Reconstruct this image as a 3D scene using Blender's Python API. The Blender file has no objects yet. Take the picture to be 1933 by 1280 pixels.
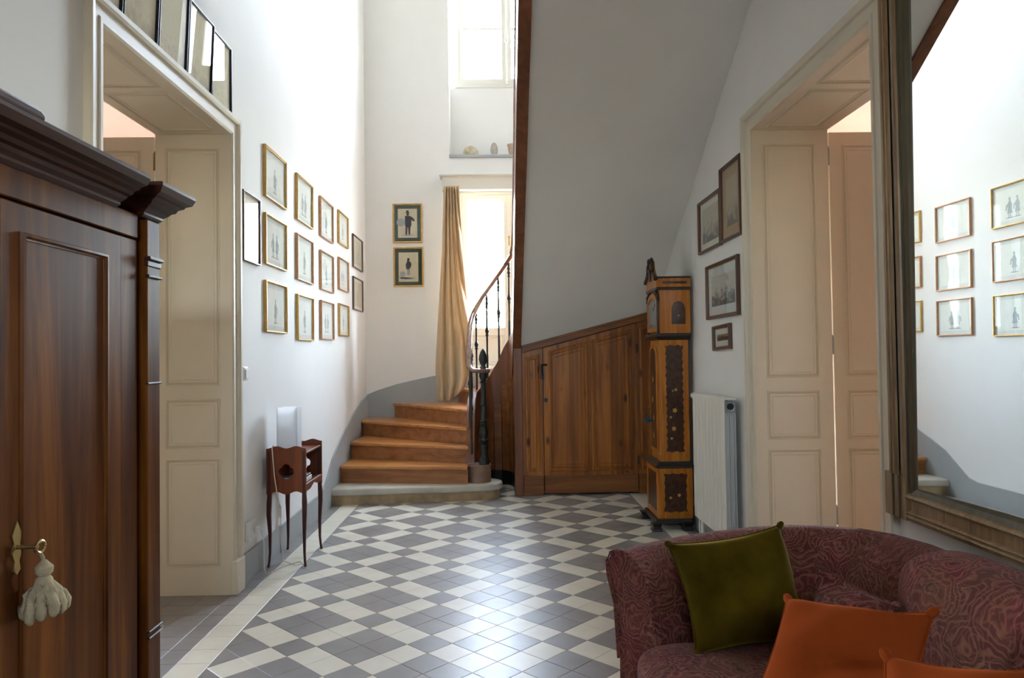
import bpy, bmesh, math, random
from mathutils import Vector, Matrix
random.seed(7)
S = bpy.context.scene
COL = S.collection

# ------------------------------------------------------------------ camera, world, light, exposure
T = 0.16                                  # floor tile edge in metres
FPX, YAW, PITCH, ROLL = 1347.67, .0207327, .0230479, -.0135877
CAM = Vector((0, 0, 1.4403))
def cam_axes():
    cy, sy, cp, sp, cr, sr = (math.cos(YAW), math.sin(YAW), math.cos(PITCH), math.sin(PITCH), math.cos(ROLL), math.sin(ROLL))
    f = Vector((sy*cp, cy*cp, sp)); r = Vector((cy, -sy, 0)); u = r.cross(f)
    return cr*r+sr*u, cr*u-sr*r, f
RI, UP, FW = cam_axes()
cd = bpy.data.cameras.new('camera'); cam = bpy.data.objects.new('camera', cd); COL.objects.link(cam)
cd.sensor_width = 36; cd.lens = FPX/1933*36; cd.clip_start = .05; cd.clip_end = 500
M = Matrix.Identity(4)
for i in range(3):
    M[i][0] = RI[i]; M[i][1] = UP[i]; M[i][2] = -FW[i]; M[i][3] = CAM[i]
cam.matrix_world = M
S.camera = cam
vs = S.view_settings
vs.view_transform = 'Standard'; vs.look = 'None'; vs.gamma = 1.0; vs.use_curve_mapping = False
vs.exposure = 0.52
w = bpy.data.worlds.new('sky'); S.world = w; w.use_nodes = True
wn = w.node_tree; bg = wn.nodes['Background']
sky = wn.nodes.new('ShaderNodeTexSky'); sky.sky_type = 'NISHITA'; sky.sun_disc = False
sky.sun_elevation = math.radians(48); sky.sun_rotation = math.radians(120); sky.air_density = 1.0; sky.dust_density = 1.0
hs = wn.nodes.new('ShaderNodeHueSaturation'); hs.inputs['Saturation'].default_value = .48   # hazy bright sky
wn.links.new(sky.outputs[0], hs.inputs['Color']); wn.links.new(hs.outputs[0], bg.inputs[0]); bg.inputs[1].default_value = 13
S.cycles.use_denoising = True
S.cycles.max_bounces = 9; S.cycles.diffuse_bounces = 5; S.cycles.glossy_bounces = 5; S.cycles.transparent_max_bounces = 12; S.cycles.adaptive_threshold = .015
S.cycles.sample_clamp_indirect = 8
def portal(name, loc, rot, sx, sy):        # guides daylight sampling through a wall opening
    l = bpy.data.lights.new(name, 'AREA'); l.shape = 'RECTANGLE'; l.size = sx; l.size_y = sy; l.cycles.is_portal = True
    o = bpy.data.objects.new(name, l); COL.objects.link(o); o.location = loc; o.rotation_euler = rot
    return o

# ------------------------------------------------------------------ main dimensions
XL, XR, YB, YF = -1.645, 1.62, 9.0, -2.2
XLO, XRO = -2.10, 2.10
ZC, ZT = 3.75, 7.7
DL0, DL1, DH = 2.98, 4.445, 2.85           # doorways left and right (y range, head)

# ------------------------------------------------------------------ helpers
POS = {}
def wpos(o): return POS.get(o.name, Vector((0, 0, 0))) if o else Vector((0, 0, 0))
def tag(o, label=None, cat=None, group=None, kind=None):
    if label: o['label'] = label
    if cat: o['category'] = cat
    if group: o['group'] = group
    if kind: o['kind'] = kind
    return o
def empty(name, loc, label, cat, group=None, rot=None):
    o = bpy.data.objects.new(name, None); COL.objects.link(o); o.location = loc; o.empty_display_size = .05
    if rot: o.rotation_euler = rot
    POS[o.name] = Vector(loc)
    return tag(o, label, cat, group)
class MB:
    def __init__(s): s.v = []; s.f = []
    def add(s, vs, fs):
        n = len(s.v); s.v += [tuple(v) for v in vs]; s.f += [tuple(i+n for i in f) for f in fs]; return s
    def box(s, x0, x1, y0, y1, z0, z1):
        return s.add([(x0,y0,z0),(x1,y0,z0),(x1,y1,z0),(x0,y1,z0),(x0,y0,z1),(x1,y0,z1),(x1,y1,z1),(x0,y1,z1)],
                     [(3,2,1,0),(4,5,6,7),(0,1,5,4),(1,2,6,5),(2,3,7,6),(3,0,4,7)])
    def prism(s, pts, d0, d1, mp):
        n = len(pts); vs = [mp(a, b, d0) for a, b in pts]+[mp(a, b, d1) for a, b in pts]
        fs = [tuple(range(n))[::-1], tuple(range(n, 2*n))]+[(i, (i+1) % n, n+(i+1) % n, n+i) for i in range(n)]
        return s.add(vs, fs)
    def rings(s, rs, closed=True, cap0=True, cap1=True):
        n = len(rs[0]); vs = [p for r in rs for p in r]; fs = []
        for k in range(len(rs)-1):
            for i in range(n if closed else n-1):
                j = (i+1) % n; fs.append((k*n+i, k*n+j, (k+1)*n+j, (k+1)*n+i))
        if cap0: fs.append(tuple(range(n))[::-1])
        if cap1: fs.append(tuple((len(rs)-1)*n+i for i in range(n)))
        return s.add(vs, fs)
    def lathe(s, prof, c, seg=16):
        rs = [[(c[0]+max(r, .0004)*math.cos(2*math.pi*i/seg), c[1]+max(r, .0004)*math.sin(2*math.pi*i/seg), c[2]+z) for i in range(seg)] for r, z in prof]
        return s.rings(rs)
    def tube(s, path, r, seg=8, ry=None, closed=False):
        P = [Vector(p) for p in path]; rs = []; n = len(P)
        for i, p in enumerate(P):
            a = P[i-1] if i else (P[-1] if closed else p); b = P[(i+1) % n] if (i < n-1 or closed) else p
            t = (b-a).normalized(); ref = Vector((0, 0, 1)) if abs(t.z) < .9 else Vector((1, 0, 0))
            sd = t.cross(ref).normalized(); up = sd.cross(t)
            R = r[i] if isinstance(r, (list, tuple)) else r
            RY = R if ry is None else ry
            rs.append([p+sd*R*math.cos(2*math.pi*k/seg)+up*RY*math.sin(2*math.pi*k/seg) for k in range(seg)])
        if closed: rs.append(rs[0])
        return s.rings(rs, cap0=not closed, cap1=not closed)
    def sweep_rect(s, prof, a0, a1, b0, b1, mp, closed=True):
        """profile (offset outward from the a/b rectangle, protrusion) swept round it, mitred; open = no bottom run"""
        rs = []
        for o, p in prof:
            if closed: rs.append([mp(a0-o, b0-o, p), mp(a1+o, b0-o, p), mp(a1+o, b1+o, p), mp(a0-o, b1+o, p)])
            else: rs.append([mp(a0-o, b0, p), mp(a0-o, b1+o, p), mp(a1+o, b1+o, p), mp(a1+o, b0, p)])
        return s.rings(rs, closed, False, False)
    def build(s, name, mat, parent=None, smooth=False, bevel=0, seg=1, local=False, angle=.6, weld=True, solid=0):
        me = bpy.data.meshes.new(name); vs = [Vector(v) for v in s.v]
        if local or not vs: org = Vector((0, 0, 0))
        elif parent: org = wpos(parent)
        else:
            xs = [v.x for v in vs]; ys = [v.y for v in vs]; zs = [v.z for v in vs]
            org = Vector(((min(xs)+max(xs))/2, (min(ys)+max(ys))/2, min(zs)))
        me.from_pydata([v-org for v in vs], [], s.f)
        bm = bmesh.new(); bm.from_mesh(me)
        if weld: bmesh.ops.remove_doubles(bm, verts=bm.verts, dist=1e-5)
        bmesh.ops.recalc_face_normals(bm, faces=bm.faces)
        if solid: bmesh.ops.solidify(bm, geom=list(bm.faces), thickness=solid)
        if bevel:
            es = [e for e in bm.edges if len(e.link_faces) == 2 and e.calc_face_angle(0) > .5]
            bmesh.ops.bevel(bm, geom=es, offset=bevel, segments=seg, affect='EDGES', profile=.5, clamp_overlap=True)
        bm.to_mesh(me); bm.free()
        if smooth:
            me.shade_smooth(); me.set_sharp_from_angle(angle=angle)
        me.materials.append(mat)
        o = bpy.data.objects.new(name, me); COL.objects.link(o)
        if parent: o.parent = parent; POS[o.name] = wpos(parent).copy()
        else: o.location = org; POS[o.name] = org
        return o
def copy_tree(o, parent=None, delta=None):
    c = o.copy(); COL.objects.link(c); c.parent = parent
    if delta is not None: c.location = Vector(o.location)+Vector(delta); POS[c.name] = wpos(o)+Vector(delta)
    for ch in list(o.children): copy_tree(ch, c)
    return c
def m_xy(a, b, d): return (a, b, d)
def m_left(a, b, d): return (XL+d, a, b)
def m_right(a, b, d): return (XR-d, a, b)
def m_back(a, b, d): return (a, YB-d, b)
def m_y(Y): return lambda a, b, d: (a, Y-d, b)      # faces -y
def m_xp(X): return lambda a, b, d: (X+d, a, b)     # faces +x
def m_xn(X): return lambda a, b, d: (X-d, a, b)     # faces -x
def m_zn(Z): return lambda a, b, d: (a, b, Z-d)     # faces down
def inset(pts, o):
    """inset a convex polygon by o"""
    n = len(pts); out = []
    ar = sum(pts[i][0]*pts[(i+1) % n][1]-pts[(i+1) % n][0]*pts[i][1] for i in range(n)); sg = 1 if ar > 0 else -1
    for i in range(n):
        p0, p1, p2 = Vector(pts[i-1]), Vector(pts[i]), Vector(pts[(i+1) % n])
        d1 = (p1-p0).normalized(); d2 = (p2-p1).normalized()
        n1 = Vector((-d1.y, d1.x))*sg; n2 = Vector((-d2.y, d2.x))*sg
        k = n1+n2; k = k/max(k.dot(n1), .2)
        out.append(tuple(p1+k*o))
    return out
def panel(mb, pts, prof, mp):
    """concentric rings (inset, protrusion) closed by a field: a moulded panel"""
    rs = [[mp(a, b, d) for a, b in inset(pts, o)] for o, d in prof]
    mb.rings(rs, True, False, True); return mb
def rect(a0, a1, b0, b1): return [(a0, b0), (a1, b0), (a1, b1), (a0, b1)]
def walled(name, mat, a, b, holes, mp, d0, d1, kind='structure', parent=None):
    """one connected slab over the a,b range with rectangular holes"""
    A = sorted({a[0], a[1]} | {h[k] for h in holes for k in (0, 1)}); B = sorted({b[0], b[1]} | {h[k] for h in holes for k in (2, 3)})
    sol = lambda i, j: 0 <= i < len(A)-1 and 0 <= j < len(B)-1 and not any(h[0] <= (A[i]+A[i+1])/2 <= h[1] and h[2] <= (B[j]+B[j+1])/2 <= h[3] for h in holes)
    mb = MB()
    for i in range(len(A)-1):
        for j in range(len(B)-1):
            if not sol(i, j): continue
            q = rect(A[i], A[i+1], B[j], B[j+1])
            for d in (d0, d1): mb.add([mp(x, y, d) for x, y in q], [(0, 1, 2, 3)])
            for (di, dj, p, r) in ((-1, 0, 0, 3), (1, 0, 1, 2), (0, -1, 0, 1), (0, 1, 3, 2)):
                if not sol(i+di, j+dj): mb.add([mp(*q[p], d0), mp(*q[r], d0), mp(*q[r], d1), mp(*q[p], d1)], [(0, 1, 2, 3)])
    o = mb.build(name, mat, parent)
    return tag(o, kind=kind) if kind else o

# ------------------------------------------------------------------ materials
def mat(name, col, rough=.5, spec=.5, metal=0, bump=0, bscale=200, var=0, vscale=3, coord='Position', coat=0, sheen=0, trans=0, sss=0):
    m = bpy.data.materials.new(name); m.use_nodes = True; nt = m.node_tree; b = nt.nodes['Principled BSDF']
    b.inputs['Base Color'].default_value = (*col, 1); b.inputs['Roughness'].default_value = rough
    b.inputs['Specular IOR Level'].default_value = spec; b.inputs['Metallic'].default_value = metal
    if coat: b.inputs['Coat Weight'].default_value = coat; b.inputs['Coat Roughness'].default_value = .15
    if sheen: b.inputs['Sheen Weight'].default_value = sheen; b.inputs['Sheen Roughness'].default_value = .4; b.inputs['Sheen Tint'].default_value = (*[min(1, c*5+.02) for c in col], 1)
    if trans: b.inputs['Transmission Weight'].default_value = trans
    if bump or var:
        if coord == 'Position': src = nt.nodes.new('ShaderNodeNewGeometry').outputs['Position']
        else: src = nt.nodes.new('ShaderNodeTexCoord').outputs['Object']
    if bump:
        n = nt.nodes.new('ShaderNodeTexNoise'); n.inputs['Scale'].default_value = bscale; n.inputs['Detail'].default_value = 4
        nt.links.new(src, n.inputs['Vector'])
        bp = nt.nodes.new('ShaderNodeBump'); bp.inputs['Strength'].default_value = bump; bp.inputs['Distance'].default_value = .004
        nt.links.new(n.outputs[0], bp.inputs['Height']); nt.links.new(bp.outputs[0], b.inputs['Normal'])
    if var:
        n = nt.nodes.new('ShaderNodeTexNoise'); n.inputs['Scale'].default_value = vscale; n.inputs['Detail'].default_value = 5
        nt.links.new(src, n.inputs['Vector'])
        r = nt.nodes.new('ShaderNodeValToRGB'); e = r.color_ramp.elements
        e[0].position = .3; e[1].position = .7
        e[0].color = (*[c*(1-var) for c in col], 1); e[1].color = (*[min(1, c*(1+var*.6)) for c in col], 1)
        nt.links.new(n.outputs[0], r.inputs[0]); nt.links.new(r.outputs[0], b.inputs['Base Color'])
    return m
def wood(name, dark, mid, light, axis='z', scale=1.0, rough=.35, knots=0, coat=0, stripe=.0, spec=.5):
    m = bpy.data.materials.new(name); m.use_nodes = True; nt = m.node_tree; b = nt.nodes['Principled BSDF']; L = nt.links.new
    b.inputs['Roughness'].default_value = rough; b.inputs['Specular IOR Level'].default_value = spec
    if coat: b.inputs['Coat Weight'].default_value = coat; b.inputs['Coat Roughness'].default_value = .12
    g = nt.nodes.new('ShaderNodeNewGeometry'); mp = nt.nodes.new('ShaderNodeMapping')
    sc = {'x': (1.2, 14, 14), 'y': (14, 1.2, 14), 'z': (14, 14, 1.0)}[axis]
    mp.inputs['Scale'].default_value = [k*scale for k in sc]
    L(g.outputs['Position'], mp.inputs[0])
    n = nt.nodes.new('ShaderNodeTexNoise'); n.inputs['Scale'].default_value = 1.0; n.inputs['Detail'].default_value = 7; n.inputs['Roughness'].default_value = .62; n.inputs['Distortion'].default_value = .6
    L(mp.outputs[0], n.inputs['Vector'])
    r = nt.nodes.new('ShaderNodeValToRGB'); e = r.color_ramp.elements
    e[0].position = .28; e[0].color = (*dark, 1); e[1].position = .75; e[1].color = (*light, 1)
    k = e.new(.5); k.color = (*mid, 1)
    L(n.outputs[0], r.inputs[0]); out = r.outputs[0]
    if knots:
        v = nt.nodes.new('ShaderNodeTexVoronoi'); mp2 = nt.nodes.new('ShaderNodeMapping'); mp2.inputs['Scale'].default_value = (7, 7, 3.2)
        L(g.outputs['Position'], mp2.inputs[0]); L(mp2.outputs[0], v.inputs['Vector']); v.inputs['Scale'].default_value = 1.0
        kr = nt.nodes.new('ShaderNodeValToRGB'); ke = kr.color_ramp.elements
        ke[0].position = .09; ke[0].color = (1, 1, 1, 1); ke[1].position = .2; ke[1].color = (0, 0, 0, 1)
        L(v.outputs['Distance'], kr.inputs[0])
        mx = nt.nodes.new('ShaderNodeMix'); mx.data_type = 'RGBA'; mx.inputs[7].default_value = (.035, .012, .006, 1)
        ml = nt.nodes.new('ShaderNodeMath'); ml.operation = 'MULTIPLY'; ml.inputs[1].default_value = knots
        L(kr.outputs[0], ml.inputs[0]); L(ml.outputs[0], mx.inputs[0]); L(out, mx.inputs[6]); out = mx.outputs[2]
    if stripe:
        v = nt.nodes.new('ShaderNodeTexNoise'); mp3 = nt.nodes.new('ShaderNodeMapping'); mp3.inputs['Scale'].default_value = (16, 16, .25)
        L(g.outputs['Position'], mp3.inputs[0]); L(mp3.outputs[0], v.inputs['Vector']); v.inputs['Scale'].default_value = 1; v.inputs['Detail'].default_value = 1
        sr = nt.nodes.new('ShaderNodeValToRGB'); sr.color_ramp.elements[0].position = .52; sr.color_ramp.elements[1].position = .66
        L(v.outputs[0], sr.inputs[0])
        ml = nt.nodes.new('ShaderNodeMath'); ml.operation = 'MULTIPLY'; ml.inputs[1].default_value = stripe
        mx = nt.nodes.new('ShaderNodeMix'); mx.data_type = 'RGBA'; mx.inputs[7].default_value = (*[c*.55 for c in dark], 1)
        L(sr.outputs[0], ml.inputs[0]); L(ml.outputs[0], mx.inputs[0]); L(out, mx.inputs[6]); out = mx.outputs[2]
    L(out, b.inputs['Base Color'])
    bp = nt.nodes.new('ShaderNodeBump'); bp.inputs['Strength'].default_value = .12; bp.inputs['Distance'].default_value = .003
    L(n.outputs[0], bp.inputs['Height']); L(bp.outputs[0], b.inputs['Normal'])
    return m
def glass(name, tint=(1, 1, 1), gl=1.0, rough=0.0):
    m = bpy.data.materials.new(name); m.use_nodes = True; nt = m.node_tree; nt.nodes.clear(); L = nt.links.new
    o = nt.nodes.new('ShaderNodeOutputMaterial'); t = nt.nodes.new('ShaderNodeBsdfTransparent'); t.inputs[0].default_value = (*tint, 1)
    g = nt.nodes.new('ShaderNodeBsdfGlossy'); g.inputs['Roughness'].default_value = rough
    fr = nt.nodes.new('ShaderNodeFresnel'); fr.inputs[0].default_value = 1.5
    ge = nt.nodes.new('ShaderNodeNewGeometry'); im = nt.nodes.new('ShaderNodeMath'); im.operation = 'MULTIPLY_ADD'; im.inputs[1].default_value = 1/1.5-1.5; im.inputs[2].default_value = 1.5
    L(ge.outputs['Backfacing'], im.inputs[0]); L(im.outputs[0], fr.inputs[0])      # same reflectance from both sides of the thin pane
    ml = nt.nodes.new('ShaderNodeMath'); ml.operation = 'MULTIPLY'; ml.inputs[1].default_value = gl
    mx = nt.nodes.new('ShaderNodeMixShader'); L(fr.outputs[0], ml.inputs[0]); L(ml.outputs[0], mx.inputs[0])
    L(t.outputs[0], mx.inputs[1]); L(g.outputs[0], mx.inputs[2]); L(mx.outputs[0], o.inputs[0])
    return m
def paisley(name):
    m = bpy.data.materials.new(name); m.use_nodes = True; nt = m.node_tree; b = nt.nodes['Principled BSDF']; L = nt.links.new
    b.inputs['Roughness'].default_value = .85; b.inputs['Specular IOR Level'].default_value = .15; b.inputs['Sheen Weight'].default_value = .05
    g = nt.nodes.new('ShaderNodeNewGeometry')
    dn = nt.nodes.new('ShaderNodeTexNoise'); dn.inputs['Scale'].default_value = 7; dn.inputs['Detail'].default_value = 2; L(g.outputs['Position'], dn.inputs['Vector'])
    ad = nt.nodes.new('ShaderNodeMix'); ad.data_type = 'VECTOR'; ad.inputs[0].default_value = .16; L(g.outputs['Position'], ad.inputs[4]); L(dn.outputs['Color'], ad.inputs[5])
    def vor(scale, feat='F1', rnd=1):
        v = nt.nodes.new('ShaderNodeTexVoronoi'); v.feature = feat; v.inputs['Scale'].default_value = scale; v.inputs['Randomness'].default_value = rnd
        L(ad.outputs[1], v.inputs['Vector']); return v
    def mth(op, a, bb=None):
        n = nt.nodes.new('ShaderNodeMath'); n.operation = op
        for i, x in enumerate((a, bb)):
            if x is None: continue
            if isinstance(x, (int, float)): n.inputs[i].default_value = x
            else: L(x, n.inputs[i])
        return n.outputs[0]
    def ramp(src, stops, interp='LINEAR'):
        r = nt.nodes.new('ShaderNodeValToRGB'); e = r.color_ramp.elements; r.color_ramp.interpolation = interp
        e[0].position, e[0].color = stops[0][0], (*stops[0][1], 1); e[1].position, e[1].color = stops[-1][0], (*stops[-1][1], 1)
        for p, c in stops[1:-1]: k = e.new(p); k.color = (*c, 1)
        L(src, r.inputs[0]); return r.outputs[0]
    def mix(f, a, c):
        x = nt.nodes.new('ShaderNodeMix'); x.data_type = 'RGBA'
        if isinstance(f, (int, float)): x.inputs[0].default_value = f
        else: L(f, x.inputs[0])
        L(a, x.inputs[6]); L(c, x.inputs[7]); return x.outputs[2]
    def lines(v, freq, width):
        fr = mth('FRACT', mth('MULTIPLY', v.outputs['Distance'], freq)); a = mth('ABSOLUTE', mth('SUBTRACT', fr, .5))
        return ramp(a, [(0, (1, 1, 1)), (width, (.8, .8, .8)), (width+.12, (0, 0, 0)), (1, (0, 0, 0))])
    big = vor(7.5); med = vor(17); sm = vor(48)
    base = ramp(big.outputs['Color'], [(0, (.15, .028, .03)), (.3, (.075, .022, .022)), (.5, (.15, .05, .042)), (.7, (.10, .055, .03)), (1, (.17, .045, .055))])
    in_ = ramp(big.outputs['Distance'], [(0, (.03, .012, .014)), (.16, (.05, .018, .02)), (.26, (.17, .06, .05)), (.42, (.11, .03, .03)), (1, (.07, .022, .024))])
    col = mix(.55, base, in_)
    lc = ramp(med.outputs['Color'], [(0, (.30, .15, .12)), (.4, (.22, .13, .075)), (.7, (.30, .10, .10)), (1, (.34, .23, .17))])
    col = mix(mth('MULTIPLY', lines(big, 8.5, .10), .62), col, lc)
    col = mix(mth('MULTIPLY', lines(med, 5.0, .09), .40), col, lc)
    dots = ramp(sm.outputs['Distance'], [(0, (1, 1, 1)), (.2, (1, 1, 1)), (.3, (0, 0, 0)), (1, (0, 0, 0))])
    dc = ramp(sm.outputs['Color'], [(0, (.02, .01, .012)), (.5, (.24, .12, .09)), (1, (.30, .17, .15))])
    col = mix(mth('MULTIPLY', dots, .5), col, dc)
    g2 = nt.nodes.new('ShaderNodeMix'); g2.data_type = 'RGBA'; g2.blend_type = 'MULTIPLY'; g2.inputs[0].default_value = 1; g2.inputs[7].default_value = (1.0, .80, .73, 1); L(col, g2.inputs[6]); col = g2.outputs[2]
    L(col, b.inputs['Base Color'])
    fn = nt.nodes.new('ShaderNodeTexNoise'); fn.inputs['Scale'].default_value = 500; L(g.outputs['Position'], fn.inputs['Vector'])
    bp = nt.nodes.new('ShaderNodeBump'); bp.inputs['Strength'].default_value = .25; bp.inputs['Distance'].default_value = .003
    L(fn.outputs[0], bp.inputs['Height']); L(bp.outputs[0], b.inputs['Normal'])
    return m
WALL = mat('white_plaster', (.83, .82, .79), .75, .2, bump=.12, bscale=40, var=.03, vscale=1.5)
SOFFIT = mat('soffit_plaster', (.80, .785, .76), .8, .15, bump=.15, bscale=60, var=.03, vscale=2)
CEIL = mat('ceiling_white', (.82, .81, .78), .8, .2)
PINK = mat('warm_bounce_plaster', (.80, .71, .64), .8, .2, var=.03)  # side-room ceiling, warm bounce off its walls painted into the colour
TERRA = mat('terracotta_plaster', (.56, .36, .25), .8, .2, var=.08)
CREAM = mat('cream_trim_paint', (.67, .605, .48), .45, .4, bump=.06, bscale=90, var=.03, vscale=4)
CREAM_M = mat('beige_moulding_paint', (.54, .47, .33), .45, .4, var=.05, vscale=9)
WINPAINT = mat('white_window_paint', (.70, .68, .60), .4, .45)
GREYSK = mat('grey_skirting_paint', (.36, .375, .37), .55, .35, bump=.05, bscale=50, var=.05)
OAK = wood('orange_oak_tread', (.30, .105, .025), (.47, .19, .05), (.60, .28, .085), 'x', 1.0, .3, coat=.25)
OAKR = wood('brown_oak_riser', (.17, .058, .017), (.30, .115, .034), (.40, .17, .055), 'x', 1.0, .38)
STRING = wood('stringer_walnut', (.10, .032, .014), (.17, .06, .024), (.25, .095, .04), 'z', .8, .36, coat=.08, spec=.3)
PINE = wood('knotty_pine', (.17, .048, .008), (.31, .105, .017), (.44, .175, .032), 'z', 1.0, .36, knots=.9, coat=.08, stripe=.6, spec=.35)
PINED = wood('dark_pine_rail', (.12, .04, .012), (.20, .07, .018), (.27, .105, .03), 'x', 1.0, .38, coat=.05, spec=.3)
MAHOG = wood('mahogany', (.03, .006, .001), (.085, .024, .0025), (.19, .062, .0065), 'z', .8, .42, coat=.03, spec=.08)
MAHOGD = wood('dark_mahogany', (.022, .006, .003), (.042, .012, .005), (.07, .022, .008), 'y', .9, .36, coat=.08, spec=.22)
CHERRY = wood('cherry_wood', (.085, .017, .005), (.15, .034, .009), (.22, .06, .016), 'z', 1.2, .36, coat=.06, spec=.25)
CHERRYD = mat('dark_cherry_leg', (.055, .011, .008), .35, .3, coat=.05)
SATIN = wood('satinwood_marquetry', (.25, .066, .005), (.40, .128, .009), (.53, .21, .024), 'z', 2.2, .3, coat=.2, spec=.35)
BURL = mat('dark_burl_veneer', (.055, .018, .007), .3, .4, var=.6, vscale=28, coat=.2)
INLAY = mat('boxwood_inlay', (.50, .27, .07), .3, .5, coat=.4)
EBONY = mat('ebonised_wood', (.012, .009, .008), .3, .5, coat=.3)
STONE = mat('limestone_step', (.50, .46, .39), .6, .3, bump=.25, bscale=60, var=.12, vscale=7)
STONED = mat('worn_limestone_riser', (.40, .29, .17), .75, .2, bump=.4, bscale=45, var=.3, vscale=9)
DRUM = mat('brown_newel_drum', (.22, .13, .085), .4, .4, var=.2, vscale=9, coat=.2)
IRON = mat('dark_cast_iron', (.035, .037, .033), .38, .5, metal=.6, var=.3, vscale=30)
RAIL = wood('handrail_walnut', (.11, .05, .03), (.20, .095, .06), (.30, .16, .10), 'y', 1.0, .2, coat=.5)
TILEW = mat('cream_cement_tile', (.72, .68, .565), .36, .55, bump=.06, bscale=30, var=.07, vscale=6)
TILEG = mat('grey_cement_tile', (.255, .24, .228), .34, .55, bump=.06, bscale=30, var=.12, vscale=6)
GROUT = mat('dark_grout', (.12, .11, .10), .9, .1)
GILT = mat('gilt_frame', (.52, .31, .085), .35, .5, metal=.55, var=.2, vscale=30)
PINKGILT = mat('rose_gilt_frame', (.47, .24, .12), .35, .5, metal=.35, var=.2, vscale=30)
BROWNFR = mat('brown_frame', (.10, .042, .024), .35, .5, coat=.3)
BLACKFR = mat('black_frame', (.014, .013, .017), .35, .5)
PAPER = mat('print_paper', (.64, .55, .41), .8, .2, var=.05, vscale=12)
PAPERW = mat('white_print_paper', (.88, .87, .82), .8, .2, var=.03, vscale=12)
PAPERO = mat('aged_paper', (.50, .43, .29), .8, .2, var=.08, vscale=9)
MATGREEN = mat('dark_green_mount', (.05, .07, .05), .85, .2)
MATCREAM = mat('cream_mount', (.80, .76, .66), .85, .2)
MATTAN = mat('tan_mount', (.48, .34, .20), .85, .2)
MATGREY = mat('grey_mount', (.74, .755, .73), .85, .2)
INK = mat('black_ink', (.045, .043, .045), .9, .1)
INKP = mat('pale_ink', (.36, .37, .38), .9, .1)
PGLASS = glass('picture_glass', (.985, .995, .99), .55)
WGLASS = glass('window_glass', (.97, .99, .99), .8)
MIRROR = mat('silvered_mirror', (.88, .92, .915), .012, .5, metal=1)
MFRAME = wood('antique_gilt_mirror_frame', (.13, .068, .026), (.24, .14, .058), (.36, .225, .105), 'z', 3, .42)
MFRAMED = wood('dark_olive_mirror_frame', (.035, .025, .011), (.065, .048, .021), (.10, .075, .034), 'z', 3, .4)
MFRAMEL = mat('grey_gilt_band', (.36, .33, .28), .45, .4, var=.15, vscale=30)
RADW = mat('radiator_enamel', (.88, .87, .79), .3, .5)
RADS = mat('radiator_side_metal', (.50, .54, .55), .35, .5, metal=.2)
PLAST = mat('white_plastic', (.80, .79, .76), .35, .5)
LINEN = mat('tan_linen', (.60, .47, .31), .85, .1, bump=.3, bscale=350, var=.06, vscale=8)
PAIS = paisley('paisley_weave')
OLIVE = mat('olive_velvet', (.07, .046, .003), .95, .04, bump=.15, bscale=400, var=.5, vscale=6, coord='Object', sheen=.6)
ORANGE = mat('burnt_orange_velvet', (.26, .046, .009), .95, .04, bump=.15, bscale=400, var=.18, vscale=6, coord='Object', sheen=.3)
BRASS = mat('old_brass', (.33, .23, .09), .35, .5, metal=.9)
IVORY = mat('ivory_cotton', (.40, .33, .21), .9, .1, bump=.5, bscale=260, var=.2, vscale=40)
TEAL = mat('blue_silk', (.01, .075, .13), .7, .2, sheen=.3)
ROCK = mat('pale_stone', (.48, .41, .29), .85, .2, bump=.8, bscale=35, var=.3, vscale=18)
POT = mat('pink_clay', (.48, .33, .25), .8, .2, var=.15, vscale=20)
DARK = mat('dark_interior', (.02, .015, .012), .9, .1)
PARQ = wood('side_room_boards', (.16, .07, .03), (.26, .12, .05), (.34, .17, .075), 'y', 1, .35)
GRASS = mat('garden_grass', (.10, .17, .05), .9, .1, var=.4, vscale=2)
BOUNCEGND = mat('bounce_ground', (.46, .41, .33), .9, .1, var=.2, vscale=3)
LEAF = mat('hedge_leaf', (.10, .19, .05), .6, .3, var=.5, vscale=4)
BOOKW = mat('book_paper', (.72, .70, .66), .7, .2)
BOOKD = mat('dark_book_cover', (.05, .055, .07), .4, .4)
CORD = mat('cream_flex', (.70, .66, .56), .5, .4)
def acrylic():
    m = mat('frosted_acrylic', (.97, .97, .97), .35, .5); nt = m.node_tree; b = nt.nodes['Principled BSDF']
    tl = nt.nodes.new('ShaderNodeBsdfTranslucent'); tl.inputs[0].default_value = (.95, .96, .97, 1)
    mx = nt.nodes.new('ShaderNodeMixShader'); mx.inputs[0].default_value = .7
    nt.links.new(b.outputs[0], mx.inputs[1]); nt.links.new(tl.outputs[0], mx.inputs[2]); nt.links.new(mx.outputs[0], nt.nodes['Material Output'].inputs[0])
    return m
ACRYL = acrylic()
def add_translucent(m, f, col):
    nt = m.node_tree; b = nt.nodes['Principled BSDF']
    tl = nt.nodes.new('ShaderNodeBsdfTranslucent'); tl.inputs[0].default_value = (*col, 1)
    mx = nt.nodes.new('ShaderNodeMixShader'); mx.inputs[0].default_value = f
    nt.links.new(b.outputs[0], mx.inputs[1]); nt.links.new(tl.outputs[0], mx.inputs[2]); nt.links.new(mx.outputs[0], nt.nodes['Material Output'].inputs[0])
add_translucent(LINEN, .2, (.70, .53, .33))
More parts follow.
